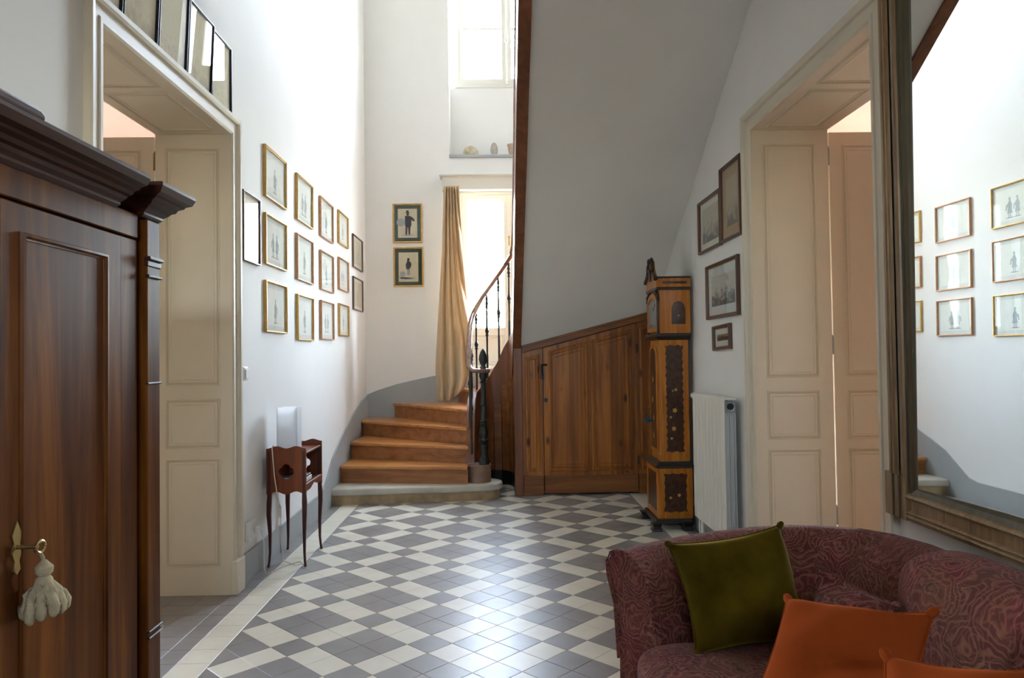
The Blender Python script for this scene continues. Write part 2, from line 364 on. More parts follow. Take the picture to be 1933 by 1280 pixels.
def engraving(name, paper, ink, scale, thr):
    m = bpy.data.materials.new(name); m.use_nodes = True; nt = m.node_tree; b = nt.nodes['Principled BSDF']; L = nt.links.new
    b.inputs['Roughness'].default_value = .85
    t = nt.nodes.new('ShaderNodeTexCoord'); n = nt.nodes.new('ShaderNodeTexNoise'); n.inputs['Scale'].default_value = scale; n.inputs['Detail'].default_value = 9; n.inputs['Roughness'].default_value = .7
    L(t.outputs['Generated'], n.inputs['Vector'])
    sp = nt.nodes.new('ShaderNodeSeparateXYZ'); L(t.outputs['Generated'], sp.inputs[0])
    a = nt.nodes.new('ShaderNodeMath'); a.operation = 'MULTIPLY_ADD'; a.inputs[1].default_value = .55; L(sp.outputs['Z'], a.inputs[0]); L(n.outputs[0], a.inputs[2])
    r = nt.nodes.new('ShaderNodeValToRGB'); e = r.color_ramp.elements; e[0].position = thr; e[0].color = (*ink, 1); e[1].position = thr+.22; e[1].color = (*paper, 1)
    k = e.new(thr+.1); k.color = (*[(p+q*1.2)/2.2 for p, q in zip(paper, ink)], 1)
    L(a.outputs[0], r.inputs[0]); L(r.outputs[0], b.inputs['Base Color']); return m
ENG = [engraving('grey_landscape_engraving', (.60, .55, .45), (.16, .155, .15), 6, .55),
       engraving('brown_landscape_engraving', (.52, .43, .31), (.20, .17, .14), 5, .52),
       engraving('harbour_engraving', (.62, .60, .54), (.13, .14, .15), 7, .58),
       engraving('sepia_etching', (.36, .22, .11), (.12, .065, .03), 5, .7)]
OLDP = [engraving('aged_drawing', (.72, .61, .40), (.52, .43, .28), 4, .45), engraving('aged_letter', (.78, .69, .49), (.58, .49, .34), 9, .42)]

# ------------------------------------------------------------------ the room shell
tag(MB().box(XLO-3.2, XRO+3.2, YF-.45, 9.45, -.12, -.004).build('floor', GROUT), kind='structure')
FLOOR = bpy.data.objects['floor']
WX0, WX1, WZ0, WZ1 = -.51, .85, 4.945, 7.2              # upper window frame
NX0, NX1, NZ0 = -.572, .91, 3.985                        # its niche
GX0, GX1, GZ0, GZ1 = -.475, .81, 1.225, 3.56             # glazed door opening
walled('wall_left', WALL, (YF, YB), (0, ZT), [(DL0, DL1, 0, DH)], m_left, 0, XLO-XL)
walled('wall_right', WALL, (YF, YB), (0, ZT), [(DL0, DL1, 0, DH)], m_right, 0, XR-XRO)
walled('wall_back', WALL, (XLO, XRO), (0, ZT), [(GX0, GX1, GZ0, GZ1), (NX0, NX1, NZ0, WZ1)], m_back, 0, -.45)
tag(MB().box(NX0, NX1, YB+.27, YB+.45, NZ0, WZ0).build('wall_apron', WALL), kind='structure')
EX = .62                                                 # unseen entrance behind the camera, added to let weak light in
walled('wall_front', WALL, (XLO, XRO), (0, ZT), [(-EX, EX, 0, 2.75)], lambda a, b, d: (a, YF+d, b), 0, -.45)
tag(MB().box(XL-.02, XR+.02, YF-.02, 4.05, ZC, ZC+.3).build('ceiling', CEIL), kind='structure')
tag(MB().box(XLO, XRO, YF-.45, YB+.45, ZT, ZT+.2).build('ceiling_stairwell', CEIL), kind='structure')
# side rooms seen through the two doorways
def side_room(side, sx, x0, x1, nm):
    lo, hi = min(x0, x1), max(x0, x1)
    mp = (lambda a, b, d: (x1+sx*d, a, b))
    walled('wall_'+nm+'_far', TERRA, (1.4, 7.2), (0, 3.55), [(5.6, 6.6, 1.0, 2.4)], mp, 0, .2)  # unseen window hole added, placed to light the ceiling but not the jamb
    tag(MB().box(lo, hi, 7.2, 7.4, 0, 3.55).build('wall_'+nm+'_end', TERRA), kind='structure')
    tag(MB().box(lo, hi, 1.2, 1.4, 0, 3.55).build('wall_'+nm+'_near', TERRA), kind='structure')
    tag(MB().box(lo, hi, 1.2, 7.4, 3.55, 3.75).build('ceiling_'+nm, PINK), kind='structure')
    tag(MB().box(lo, hi, 1.4, 7.2, -.003, 0).build('floor_'+nm, PARQ), kind='structure')
side_room('left', -1, XLO, XLO-2.9, 'left_room')
side_room('right', 1, XRO, XRO+2.9, 'right_room')
portal('side_daylight_portal', (XLO-3.0, 6.1, 1.7), (0, -math.pi/2, 0), 1.4, 1.0)
portal('side_daylight_portal', (XRO+3.0, 6.1, 1.7), (0, math.pi/2, 0), 1.4, 1.0)
portal('upper_window_portal', (.17, YB+.5, 6.07), (-math.pi/2, 0, 0), 1.4, 2.3)
portal('glazed_door_portal', (.17, YB+.5, 2.4), (-math.pi/2, 0, 0), 1.3, 2.35)
portal('added_entrance_portal', (0, YF-.5, 2.55), (math.pi/2, 0, 0), 2*EX, .35)
tag(MB().box(-60, 60, -60, 80, -.6, -.5).build('ground', BOUNCEGND), kind='structure')  # unseen ground added, pale warm tone chosen to bounce light indoors

# ------------------------------------------------------------------ floor tiles
G0 = Vector((-7.18991302*T, 22.6481877*T)); SQ = T/2**.5
BX0, BX1 = -1.379, 1.345
def clip(poly, ax, lim, keep_less):
    out = []
    for i in range(len(poly)):
        p, q = poly[i-1], poly[i]
        ip = (p[ax] <= lim+1e-6) if keep_less else (p[ax] >= lim-1e-6); iq = (q[ax] <= lim+1e-6) if keep_less else (q[ax] >= lim-1e-6)
        if ip != iq:
            t = (lim-p[ax])/(q[ax]-p[ax]); out.append((p[0]+(q[0]-p[0])*t, p[1]+(q[1]-p[1])*t))
        if iq: out.append(q)
    return out
def area(p): return abs(sum(p[i-1][0]*p[i][1]-p[i][0]*p[i-1][1] for i in range(len(p))))/2
tiles = []                                               # (polygon, is_white, full)
for u in range(-45, 45):
    for v in range(-35, 50):
        c = [(G0.x+SQ*(a+b), G0.y+SQ*(b-a)) for a, b in ((u, v), (u, v+1), (u+1, v+1), (u+1, v))]
        cl = c
        for ax, lim, kl in ((0, BX0, False), (0, BX1, True), (1, YF, False), (1, 8.0, True)):
            if cl: cl = clip(cl, ax, lim, kl)
        if len(cl) < 3 or area(cl) < .0006: continue
        um, vm = (u % 3), (v % 3)
        white = (um == 0) != (vm == 0)
        tiles.append((cl, white, area(cl) > T*T*.98))
def strip(x0, x1, y0, y1, white):
    y = y0
    while y < y1-.01:
        tiles.append((rect(x0, x1, y, min(y+T, y1)), white, False)); y += T
Y0 = -2.15
strip(BX0-T, BX0, Y0, 7.2, True); strip(BX1, BX1+T, Y0, 7.4, True)
strip(XL, BX0-T, Y0, 7.2, False); strip(BX1+T, XR, Y0, 7.4, False)
for k in range(3):
    strip(XL-T*(k+1)+(.02 if k == 2 else 0), XL-T*k, DL0, DL1, False); strip(XR+T*k, XR+T*(k+1)-(.02 if k == 2 else 0), DL0, DL1, False)
def px(x, y, z=0):
    d = Vector((x, y, z))-CAM; q = d.dot(FW)
    return (966.5+FPX*d.dot(RI)/q, 640-FPX*d.dot(UP)/q) if q > .2 else (-999, -999)
def tile_mesh(mb, poly, o=(0, 0)):
    p = [(a-o[0], b-o[1]) for a, b in poly]
    r0, r1 = inset(p, .0006), inset(p, .0022)
    mb.rings([[(a, b, -.004) for a, b in r0], [(a, b, -.0012) for a, b in r0], [(a, b, 0) for a, b in r1]], True, False, True)
ranked = []
for t in tiles:
    cx = sum(p[0] for p in t[0])/len(t[0]); cy = sum(p[1] for p in t[0])/len(t[0]); q = px(cx, cy)
    sc = area([px(*p) for p in t[0]]) if (300 < q[0] < 1240 and 900 < q[1] < 1290 and cy > 2) else 0
    if cx < -1.0 and q[0] < 300: sc = 0
    ranked.append((sc, cx, cy, t))
ranked.sort(key=lambda r: -r[0])
full = {}
rest = {True: MB(), False: MB()}
for i, (sc, cx, cy, (poly, white, isfull)) in enumerate(ranked):
    if i < 300 and sc > 0:
        nm = 'cream_tile' if white else 'grey_tile'; m = TILEW if white else TILEG
        if isfull:
            if white not in full:
                b = MB(); tile_mesh(b, poly, (cx, cy)); o = b.build(nm, m, FLOOR, local=True, weld=False); full[white] = o
            else:
                o = full[white].copy(); COL.objects.link(o); o.parent = FLOOR
        else:
            b = MB(); tile_mesh(b, poly, (cx, cy)); o = b.build(nm, m, FLOOR, local=True, weld=False)
        o.location = Vector((cx, cy, 0))-wpos(FLOOR)
    else:
        tile_mesh(rest[white], poly)
for wh in (True, False):
    o = rest[wh].build('cream_tile_field' if wh else 'grey_tile_field', TILEW if wh else TILEG, FLOOR, weld=False); tag(o, kind='stuff')

# ------------------------------------------------------------------ skirtings
SKL = [(4.585, .19), (6.62, .2), (6.74, .225), (6.88, .315), (7.07, .446), (7.3, .545), (7.555, .636), (8.05, .788), (8.59, .92), (9.0, .972)]
tag(MB().prism([(4.585, 0), (9.0, 0)]+SKL[::-1], 0, .018, m_left).build('baseboard_left', GREYSK), kind='structure')
tag(MB().prism(rect(YF, 2.86, 0, .19), 0, .018, m_left).build('baseboard_left_near', GREYSK), kind='structure')
tag(MB().prism([(XL, .55), (.2, .55), (.2, 1.3), (-.5, 1.24), (-.814, 1.195), (-1.094, 1.139), (-1.26, 1.102), (-1.512, 1.026), (XL, .972)], 0, .018, m_back).build('baseboard_back', GREYSK), kind='structure')
tag(MB().prism(rect(4.57, 7.36, 0, .17), 0, .018, m_right).build('baseboard_right', GREYSK), kind='structure')
tag(MB().prism(rect(YF, 2.86, 0, .17), 0, .018, m_right).build('baseboard_right_near', GREYSK), kind='structure')

# ------------------------------------------------------------------ doorways left and right
CASE = [(.0004, -.004), (.0004, .012), (.012, .02), (.03, .02), (.036, .014), (.075, .014), (.082, .026), (.095, .034), (.115, .036), (.122, .028), (.122, 0)]
PAN = [(-.02, .0004), (-.016, .0055), (-.006, .0055), (0, .002), (.010, .002), (.014, .0045), (.02, .0006), (.03, .0004)]
def doorway(side, n):
    L = side == 'left'; mpw = m_left if L else m_right
    xa, xb = (XL, XLO) if L else (XR, XRO); sg = -1 if L else 1
    root = tag(MB().sweep_rect(CASE, DL0+.012, DL1-.012, 0, DH-.012, mpw, closed=False).build('door_%d' % n, CREAM), 'cream %s of the %s wall with panelled reveal' % ('doorway casing', side), kind='structure')
    for ya, yb in ((DL1-.012-.006, DL1-.012+.125), (DL0+.012-.125, DL0+.012+.006)):   # plinth blocks
        MB().prism(rect(ya, yb, 0, .205), 0, .042, mpw).build('plinth_block', CREAM, root, bevel=.004)
    t = .012
    lo, hi = min(xa, xb), max(xa, xb)
    MB().box(lo, hi, DL1-t, DL1+.002, 0, DH).build('jamb_board', CREAM, root)
    MB().box(lo, hi, DL0-.002, DL0+t, 0, DH).build('jamb_board', CREAM, root)
    MB().box(lo, hi, DL0+t, DL1-t, DH-t, DH+.002).build('head_board', CREAM, root)
    X = (lambda d: xa+sg*d)
    for z0, z1 in ((1.30, 2.73), (.915, 1.18), (.195, .815)):
        a0, a1 = sorted((X(.08), X(.375)))
        for Yp, s in ((DL1-t, 1), (DL0+t, -1)):
            mp = (lambda a, b, d, Yp=Yp, s=s: (a, Yp-s*d, b))
            panel(MB(), rect(a0, a1, z0, z1), PAN[:1]+PAN[1:], mp).build('jamb_panel', CREAM, root)
            MB().sweep_rect([(0, .0022), (.004, .0062), (.013, .0062), (.017, .001)], a0, a1, z0, z1, mp).build('panel_moulding', CREAM_M, root)
    for y0, y1 in ((DL0+.1, DL0+.66), (DL0+.78, DL1-.1)):
        a0, a1 = sorted((X(.08), X(.375)))
        panel(MB(), rect(a0, a1, y0, y1), PAN, m_zn(DH-t)).build('head_panel', CREAM, root)
        MB().sweep_rect([(0, .0022), (.004, .0062), (.013, .0062), (.017, .001)], a0, a1, y0, y1, m_zn(DH-t)).build('panel_moulding', CREAM_M, root)
    # the leaf folded back into the side room
    hx = xb+sg*.035; Yl = DL1+.045
    leaf = MB().box(*sorted((hx, hx+sg*.66)), Yl, Yl+.04, .012, DH-.01).build('door_leaf', CREAM, root, bevel=.003)
    mp = m_y(Yl)
    for z0, z1 in ((1.30, 2.74), (.905, 1.175), (.2, .805)):
        a0, a1 = sorted((hx+sg*.1, hx+sg*.56))
        panel(MB(), rect(a0, a1, z0, z1), PAN, mp).build('leaf_panel', CREAM, leaf)
        MB().sweep_rect([(0, .0022), (.004, .0062), (.013, .0062), (.017, .001)], a0, a1, z0, z1, mp).build('leaf_moulding', CREAM_M, leaf)
    for z in (.35, 1.42, 2.62):
        MB().lathe([(.0, 0), (.009, .003), (.009, .105), (.004, .115), (0, .125)], (xb+sg*.018, DL1+.02, z), 10).build('hinge', BRASS if L else GREYSK, root, smooth=True)
    # the second leaf, folded back at the near jamb
    l2 = MB().box(*sorted((hx, hx+sg*.66)), DL0-.085, DL0-.045, .012, DH-.01).build('door_leaf', CREAM, root, bevel=.003)
    return root
doorway('left', 1); doorway('right', 2)

# ------------------------------------------------------------------ upper window, its niche shelf, glazed door
WY = YB+.29
wr = tag(MB().sweep_rect([(0, .03), (-.06, .03), (-.06, -.04), (0, -.04), (0, .03)], WX0, WX1, WZ0, WZ1, m_y(WY)).build('window_1', WINPAINT, bevel=.003), 'tall white casement window high in the stairwell', kind='structure')
mx = (WX0+WX1)/2
for s0, s1 in ((WX0+.06, mx-.005), (mx+.005, WX1-.06)):
    sash = MB().sweep_rect([(0, .02), (.0, -.03), (-.065, -.03), (-.065, .005), (-.055, .02), (0, .02)], s0, s1, WZ0+.06, WZ1-.06, m_y(WY)).build('sash', WINPAINT, wr)
    zz = [WZ0+.125, 5.73, 6.4, WZ1-.125]
    for k in range(3):
        MB().box(s0+.06, s1-.06, WY+.005, WY+.009, zz[k], zz[k+1]).build('pane', WGLASS, sash)
        if k: MB().box(s0+.06, s1-.06, WY-.012, WY+.02, zz[k]-.012, zz[k]+.012).build('glazing_bar', WINPAINT, sash)
MB().tube([(mx, WY-.035, WZ0+.09), (mx, WY-.035, WZ1-.1)], .009, 8).build('espagnolette_rod', WINPAINT, wr, smooth=True)
MB().lathe([(0, 0), (.012, .005), (.022, .03), (.012, .06), (.022, .10), (.018, .13), (0, .135)], (mx, WY-.045, 5.52), 12).build('espagnolette_handle', WINPAINT, wr, smooth=True)
MB().lathe([(0, 0), (.018, .004), (.018, .03), (0, .034)], (mx, WY-.04, WZ0+.07), 10).build('rod_keeper', WINPAINT, wr, smooth=True)
tag(MB().box(NX0-.005, NX1+.005, YB-.03, YB+.28, NZ0-.035, NZ0+.002).build('trim_2', GREYSK, bevel=.006), 'grey shelf at the foot of the window niche', kind='structure')
DY = YB+.2
dr = tag(MB().sweep_rect([(0, .03), (-.045, .03), (-.045, -.05), (0, -.05), (0, .03)], GX0, GX1, GZ0, GZ1, m_y(DY), closed=False).build('door_3', WINPAINT, bevel=.003), 'cream glazed double door on the stair landing', kind='structure')
mx2 = (GX0+GX1)/2
for s0, s1 in ((GX0+.045, mx2-.004), (mx2+.004, GX1-.045)):
    lf = MB().sweep_rect([(0, .02), (0, -.03), (-.07, -.03), (-.07, .006), (-.055, .02), (0, .02)], s0, s1, GZ0+.02, GZ1-.045, m_y(DY)).build('door_leaf', WINPAINT, dr)
    MB().box(s0+.06, s1-.06, DY+.003, DY+.007, 1.79, GZ1-.11).build('pane', WGLASS, lf)
    MB().box(s0+.06, s1-.06, DY-.018, DY+.03, 1.70, 1.80).build('lock_rail', WINPAINT, lf, bevel=.004)
    b = MB(); panel(b, rect(s0+.06, s1-.06, GZ0+.08, 1.71), [(0, 0), (.03, .0), (.038, .012), (.05, .012), (.058, .004)], m_y(DY)); b.build('lower_panel', WINPAINT, lf)
MB().box(mx2-.022, mx2+.022, DY-.035, DY-.018, GZ0+.02, GZ1-.05).build('meeting_bead', WINPAINT, dr, bevel=.004)
MB().lathe([(0, 0), (.011, .004), (.018, .04), (.011, .08), (.018, .12), (0, .13)], (mx2, DY-.045, 2.85), 10).build('door_handle', BRASS, dr, smooth=True)
# unseen entrance added for light from behind, its transom sized for brightness
er = tag(MB().sweep_rect([(0, .03), (-.07, .03), (-.07, -.05), (0, -.05), (0, .03)], -EX, EX, 0, 2.75, lambda a, b, d: (a, YF-.2+d, b), closed=False).build('door_4', WINPAINT), kind='structure')
MB().box(-EX+.06, -.003, YF-.22, YF-.18, 0, 2.4).build('door_leaf', WINPAINT, er, bevel=.004)
MB().box(.003, EX-.06, YF-.22, YF-.18, 0, 2.4).build('door_leaf', WINPAINT, er, bevel=.004)
MB().box(-EX+.06, EX-.06, YF-.205, YF-.2, 2.4, 2.7).build('pane', WGLASS, er)
for x in (-.02,): MB().box(x, x+.04, YF-.23, YF-.17, 2.4, 2.7).build('glazing_bar', WINPAINT, er)

# ------------------------------------------------------------------ staircase
ST = empty('staircase', (-.7, 7.4, 0), 'winding oak staircase with stone first step and iron balusters', 'staircase')
zk = lambda k: .16+.177*k
WL, WR, WB = XL+.02, XR-.002, YB-.02
inner = {1: (-.315, 7.16), 2: (-.315, 7.33), 3: (-.315, 7.47), 4: (-.315, 7.65), 5: (-.22, 8.14), 6: (-.02, 8.23), 7: (.14, 8.13), 8: (.215, 7.80)}
outer = {1: (WL, 7.35), 2: (WL, 7.875), 3: (WL, 8.53), 4: (-1.32, WB), 5: (-.52, WB), 6: (.25, WB), 7: (WR, 8.86), 8: (WR, 8.46)}
NK = 22
for k in range(9, NK+1):
    inner[k] = (.215, 7.37-.248*(k-9.45)); outer[k] = (WR, 7.37-.295*(k-11.4))
def corner_between(a, b):
    out = []
    if a[0] == WL and b[1] == WB: out.append((WL, WB))
    if a[1] == WB and b[0] == WR: out.append((WR, WB))
    return out
for k in range(1, NK):
    i0, o0, i1, o1 = map(Vector, (inner[k], outer[k], inner[k+1], outer[k+1]))
    n = Vector((-(i0-o0).y, (i0-o0).x)).normalized()
    if n.dot((i1+o1)/2-(i0+o0)/2) > 0: n = -n            # n points to the front of the step
    n1 = Vector((-(i1-o1).y, (i1-o1).x)).normalized()
    if n1.dot((i0+o0)/2-(i1+o1)/2) < 0: n1 = -n1
    cs = corner_between(outer[k], outer[k+1])
    poly = [tuple(o0)]+cs+[tuple(o1), tuple(i1-n1*0), tuple(i0)]
    z = zk(k)
    fe = [tuple(o0+n*.0), tuple(i0+n*.0)]
    # the tread runs from its nosing to under the next riser
    back_o, back_i = o1-n1*.035, i1-n1*.035
    P = [tuple(o0)]+cs+[tuple(back_o), tuple(back_i), tuple(i0)]
    def cl(p):                                            # keep inside the walls
        return (max(WL-.012, min(WR, p[0])), min(WB+.012, p[1]))
    ax = 'tread'
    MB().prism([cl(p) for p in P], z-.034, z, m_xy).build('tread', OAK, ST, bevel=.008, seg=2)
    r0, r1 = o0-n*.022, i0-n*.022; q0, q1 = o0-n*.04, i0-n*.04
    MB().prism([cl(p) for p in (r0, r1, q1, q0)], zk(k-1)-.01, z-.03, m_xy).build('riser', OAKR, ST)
MB().box(.2, WR, 3.9, inner[NK][1]+.15, zk(NK)-.04, zk(NK)).build('landing_edge', OAK, ST)
# first step of stone with a rounded end under the newel
DC = (-.205, 7.335)
def stone_poly(g):
    P = [(XL, 7.02-g), (-.4, 7.105-g)]
    for i in range(13):
        a = math.radians(-100+i*16); P.append((DC[0]+.03+(.2+g)*math.cos(a), DC[1]+(.2+g)*math.sin(a)))
    return P+[(-.3, 7.6), (XL, 7.6)]
MB().prism(stone_poly(-.02), 0, .095, m_xy).build('stone_riser', STONED, ST, smooth=True)
MB().prism(stone_poly(.012), .09, .16, m_xy).build('stone_tread', STONE, ST, bevel=.02, seg=3, smooth=True)
MB().lathe([(0, .16), (.126, .16), (.128, .17), (.124, .18), (.124, .315), (.128, .325), (.122, .337), (0, .34)], (*DC, 0), 28).build('newel_drum', DRUM, ST, smooth=True)
# stringer round the open well, then up the second flight
def arc(cx, cy, r, a0, a1, n): return [(cx+r*math.cos(math.radians(a0+(a1-a0)*i/n)), cy+r*math.sin(math.radians(a0+(a1-a0)*i/n))) for i in range(n+1)]
CT = [(-.29, 7.30, .20, .40), (-.29, 7.45, .22, .66), (-.29, 7.6, .30, .84), (-.29, 7.8, .40, .96), (-.275, 7.95, .46, 1.03), (-.22, 8.09, .56, 1.1), (-.12, 8.18, .66, 1.2), (0, 8.2, .76, 1.36),
      (.1, 8.15, .9, 1.53), (.17, 8.05, 1.08, 1.63), (.197, 7.9, 1.2, 1.70), (.2, 7.7, 1.33, 1.78), (.2, 7.37, 1.49, 1.90)]
for i in range(1, 12):
    y = 7.37-3.32*i/11; CT.append((.2, y, 1.49+.712*(7.37-y), 1.90+.712*(7.37-y)))
def swept_band(pts, th):
    rs = []
    for i, (x, y, b, t) in enumerate(pts):
        a = Vector(pts[max(0, i-1)][:2]); c = Vector(pts[min(len(pts)-1, i+1)][:2]); d = (c-a).normalized(); n = Vector((-d.y, d.x))*th/2
        rs.append([(x+n.x, y+n.y, b), (x-n.x, y-n.y, b), (x-n.x, y-n.y, t), (x+n.x, y+n.y, t)])
    return MB().rings(rs)
swept_band(CT, .085).build('stringer', STRING, ST, smooth=True, angle=.9)
# plaster soffit under the second flight
def zin(y): return 1.52+.712*(7.37-y)
def zou(y): return 1.87-.02*(7.37-y)*(1 if y < 7.37 else 0)+.617*(7.37-y)
NS, NW = 16, 6
top, bot = [], []
for i in range(NS+1):
    y = 7.385-(7.385-4.02)*i/NS
    row = []
    for j in range(NW+1):
        t = j/NW; x = .235+(XR-.002-.235)*t; row.append((x, y, zin(y)*(1-t)+zou(y)*t))
    bot.append(row)
sm = MB()
V = [p for r in bot for p in r]; F = [(i*(NW+1)+j, i*(NW+1)+j+1, (i+1)*(NW+1)+j+1, (i+1)*(NW+1)+j) for i in range(NS) for j in range(NW)]
n = len(V); V2 = [(x, y, z+.05) for x, y, z in V]
bd = [(0*(NW+1)+j, j+1) for j in range(NW)]+[(NS*(NW+1)+j, NS*(NW+1)+j+1) for j in range(NW)]+[(i*(NW+1), (i+1)*(NW+1)) for i in range(NS)]+[(i*(NW+1)+NW, (i+1)*(NW+1)+NW) for i in range(NS)]
sm.add(V+V2, F+[tuple(a+n for a in f) for f in F]+[(a, b, b+n, a+n) for a, b in bd])
sm.build('soffit', SOFFIT, ST, smooth=True)
MB().box(.2, XR-.002, 3.9, 4.06, 3.74, zk(NK)-.02).build('landing_fascia', SOFFIT, ST)
# boarding under the stringer between newel drum and post
BP = [(-.27, 7.47), (-.27, 7.6), (-.265, 7.74), (-.25, 7.87), (-.21, 7.98), (-.14, 8.06), (-.05, 8.1), (.04, 8.09), (.11, 8.03), (.155, 7.94), (.172, 7.82), (.175, 7.7), (.175, 7.58), (.175, 7.43)]
def ctz(p):
    q = min(CT, key=lambda c: (c[0]-p[0])**2+(c[1]-p[1])**2); return q[2]
for i in range(len(BP)-1):
    a, b = Vector(BP[i]), Vector(BP[i+1]); d = (b-a).normalized(); nn = Vector((d.y, -d.x)); a2, b2 = a+d*.002, b-d*.002
    MB().prism([tuple(a2), tuple(b2), tuple(b2-nn*.015), tuple(a2-nn*.015)], 0, (ctz(a)+ctz(b))/2+.12, m_xy).build('under_stair_board', PINED, ST, bevel=.003)
    a3, b3 = a+nn*.012, b+nn*.012
    MB().prism([tuple(a3), tuple(b3), tuple(b), tuple(a)], 0, .15, m_xy).build('under_stair_plinth', EBONY, ST)
# handrail
RP = [(-.085, 7.27, 1.292), (-.13, 7.255, 1.288), (-.2, 7.25, 1.287), (-.255, 7.262, 1.293), (-.288, 7.30, 1.325), (-.297, 7.36, 1.40), (-.298, 7.45, 1.51), (-.298, 7.58, 1.62), (-.295, 7.75, 1.76), (-.275, 7.9, 1.875), (-.235, 8.02, 1.97),
      (-.16, 8.11, 2.11), (-.06, 8.16, 2.25), (.04, 8.16, 2.385), (.12, 8.11, 2.49), (.175, 8.0, 2.57), (.195, 7.85, 2.66), (.2, 7.6, 2.80), (.2, 7.37, 2.92)]+[(.2, 7.37-.3*i, 2.92+.712*.3*i) for i in range(1, 11)]
MB().tube(RP, .029, 12, ry=.023).build('handrail', RAIL, ST, smooth=True)
def rail_z(x, y):
    q = sorted(RP, key=lambda c: (c[0]-x)**2+(c[1]-y)**2)[:2]
    d0, d1 = [math.hypot(c[0]-x, c[1]-y) for c in q]; return (q[0][2]*d1+q[1][2]*d0)/max(d0+d1, 1e-6)
def str_z(x, y):
    q = sorted(CT, key=lambda c: (c[0]-x)**2+(c[1]-y)**2)[:2]
    d0, d1 = [math.hypot(c[0]-x, c[1]-y) for c in q]; return (q[0][3]*d1+q[1][3]*d0)/max(d0+d1, 1e-6)
BL = [(-.275, 7.33), (-.292, 7.48), (-.293, 7.66), (-.285, 7.84), (-.235, 8.03), (-.115, 8.145), (.02, 8.165), (.14, 8.09), (.196, 7.86)]+[(.2, 7.62-.235*i) for i in range(15)]
for i, (x, y) in enumerate(BL):
    z0, z1 = (str_z(x, y)-.02 if i else .33), rail_z(x, y)-.015; h = z1-z0
    pr = [(0, 0), (.009, .0), (.009, h*.28), (.007, h*.3), (.008, h*.5), (.015, h*.515), (.009, h*.53), (.014, h*.545), (.017, h*.565), (.012, h*.59), (.008, h*.61), (.007, h*.82), (.013, h*.835), (.008, h*.85), (.012, h*.865), (.015, h*.88), (.008, h*.9), (.014, h*.93), (.009, h*.95), (.009, h), (0, h)]
    MB().lathe([(r_*1.35, z_) for r_, z_ in pr], (x, y, z0), 8).build('baluster', IRON, ST, smooth=True, angle=1.2)
nw = [(0, 0), (.04, 0), (.042, .05), (.034, .058), (.034, .07), (.03, .08), (.027, .1), (.03, .2), (.034, .21), (.025, .22), (.036, .235), (.04, .25), (.024, .262), (.022, .28), (.03, .3), (.034, .33), (.024, .37), (.03, .385), (.022, .395), (.03, .41), (.02, .425), (.03, .44), (.02, .45), (.022, .52), (.019, .6), (.03, .61), (.022, .62), (.018, .7), (.021, .76), (.02, .82),
      (.03, .835), (.02, .85), (.028, .88), (.034, .9), (.03, .925), (.03, .955), (.022, .965), (.03, .98), (.02, .995), (.018, 1.01), (.026, 1.03), (.034, 1.07), (.03, 1.11), (.018, 1.15), (.006, 1.175), (0, 1.18)]
NEW = MB().lathe([(r_*1.3, z_) for r_, z_ in nw], (-.148, 7.3, .335), 20).build('newel_post', IRON, ST, smooth=True, angle=1.0)

# ------------------------------------------------------------------ pine panelling below the second flight
PY = 7.37
UP_ = empty('understair_panelling', (.9, PY, 0), 'knotty pine panelling with a door below the upper stair flight', 'panelling')
def ztop(x): return 1.527+(x-.253)*.2535
PB = m_y(PY)
MB().prism([(.165, 0), (.252, 0), (.252, ztop(.252)+.1), (.165, ztop(.165)+.1)], -.05, .03, PB).build('post', STRING, UP_, bevel=.006)
MB().prism([(.25, 0), (.464, 0), (.464, ztop(.464)-.06), (.25, ztop(.25)-.06)], -.03, 0, PB).build('side_board', PINE, UP_)
MB().prism([(1.445, 0), (1.615, 0), (1.615, ztop(1.615)-.06), (1.445, ztop(1.445)-.06)], -.03, 0, PB).build('side_board', PINE, UP_)
PPR = [(-.03, 0), (-.026, .012), (-.012, .016), (-.004, .006), (.004, .006), (.008, .012), (.016, -.004), (.02, -.006), (.05, .003), (.055, .003)]
panel(MB(), [(.315, .27), (.40, .27), (.40, ztop(.4)-.15), (.315, ztop(.315)-.15)], PPR[:8], PB).build('side_panel', PINE, UP_)
panel(MB(), [(1.495, .27), (1.585, .27), (1.585, ztop(1.585)-.15), (1.495, ztop(1.495)-.15)], PPR[:8], PB).build('side_panel', PINE, UP_)
MB().prism([(.25, ztop(.25)-.065), (1.615, ztop(1.615)-.065), (1.615, ztop(1.615)+.01), (.25, ztop(.25)+.01)], -.03, .018, PB).build('top_rail', PINED, UP_, bevel=.006)
MB().prism([(.25, ztop(.25)-.012), (1.615, ztop(1.615)-.012), (1.615, ztop(1.615)+.012), (.25, ztop(.25)+.012)], 0, .032, PB).build('top_moulding', PINED, UP_, bevel=.005)
MB().box(.252, .464, PY-.014, PY+.01, 0, .2).build('plinth_board', PINED, UP_, bevel=.004)
MB().box(1.445, 1.615, PY-.014, PY+.01, 0, .2).build('plinth_board', PINED, UP_, bevel=.004)
DOOR = MB().prism([(.470, .015), (1.440, .015), (1.440, ztop(1.44)-.07), (.470, ztop(.47)-.07)], -.03, .004, PB).build('understair_door', PINE, UP_, bevel=.002)
for x0, x1 in ((.55, .905), (.99, 1.36)):
    panel(MB(), [(x0, .27), (x1, .27), (x1, ztop(x1)-.15), (x0, ztop(x0)-.15)], [(o, d+.004) for o, d in PPR], PB).build('door_panel', PINE, DOOR)
MB().box(.472, 1.438, PY-.016, PY-.002, .018, .2).build('door_plinth', PINED, DOOR, bevel=.004)
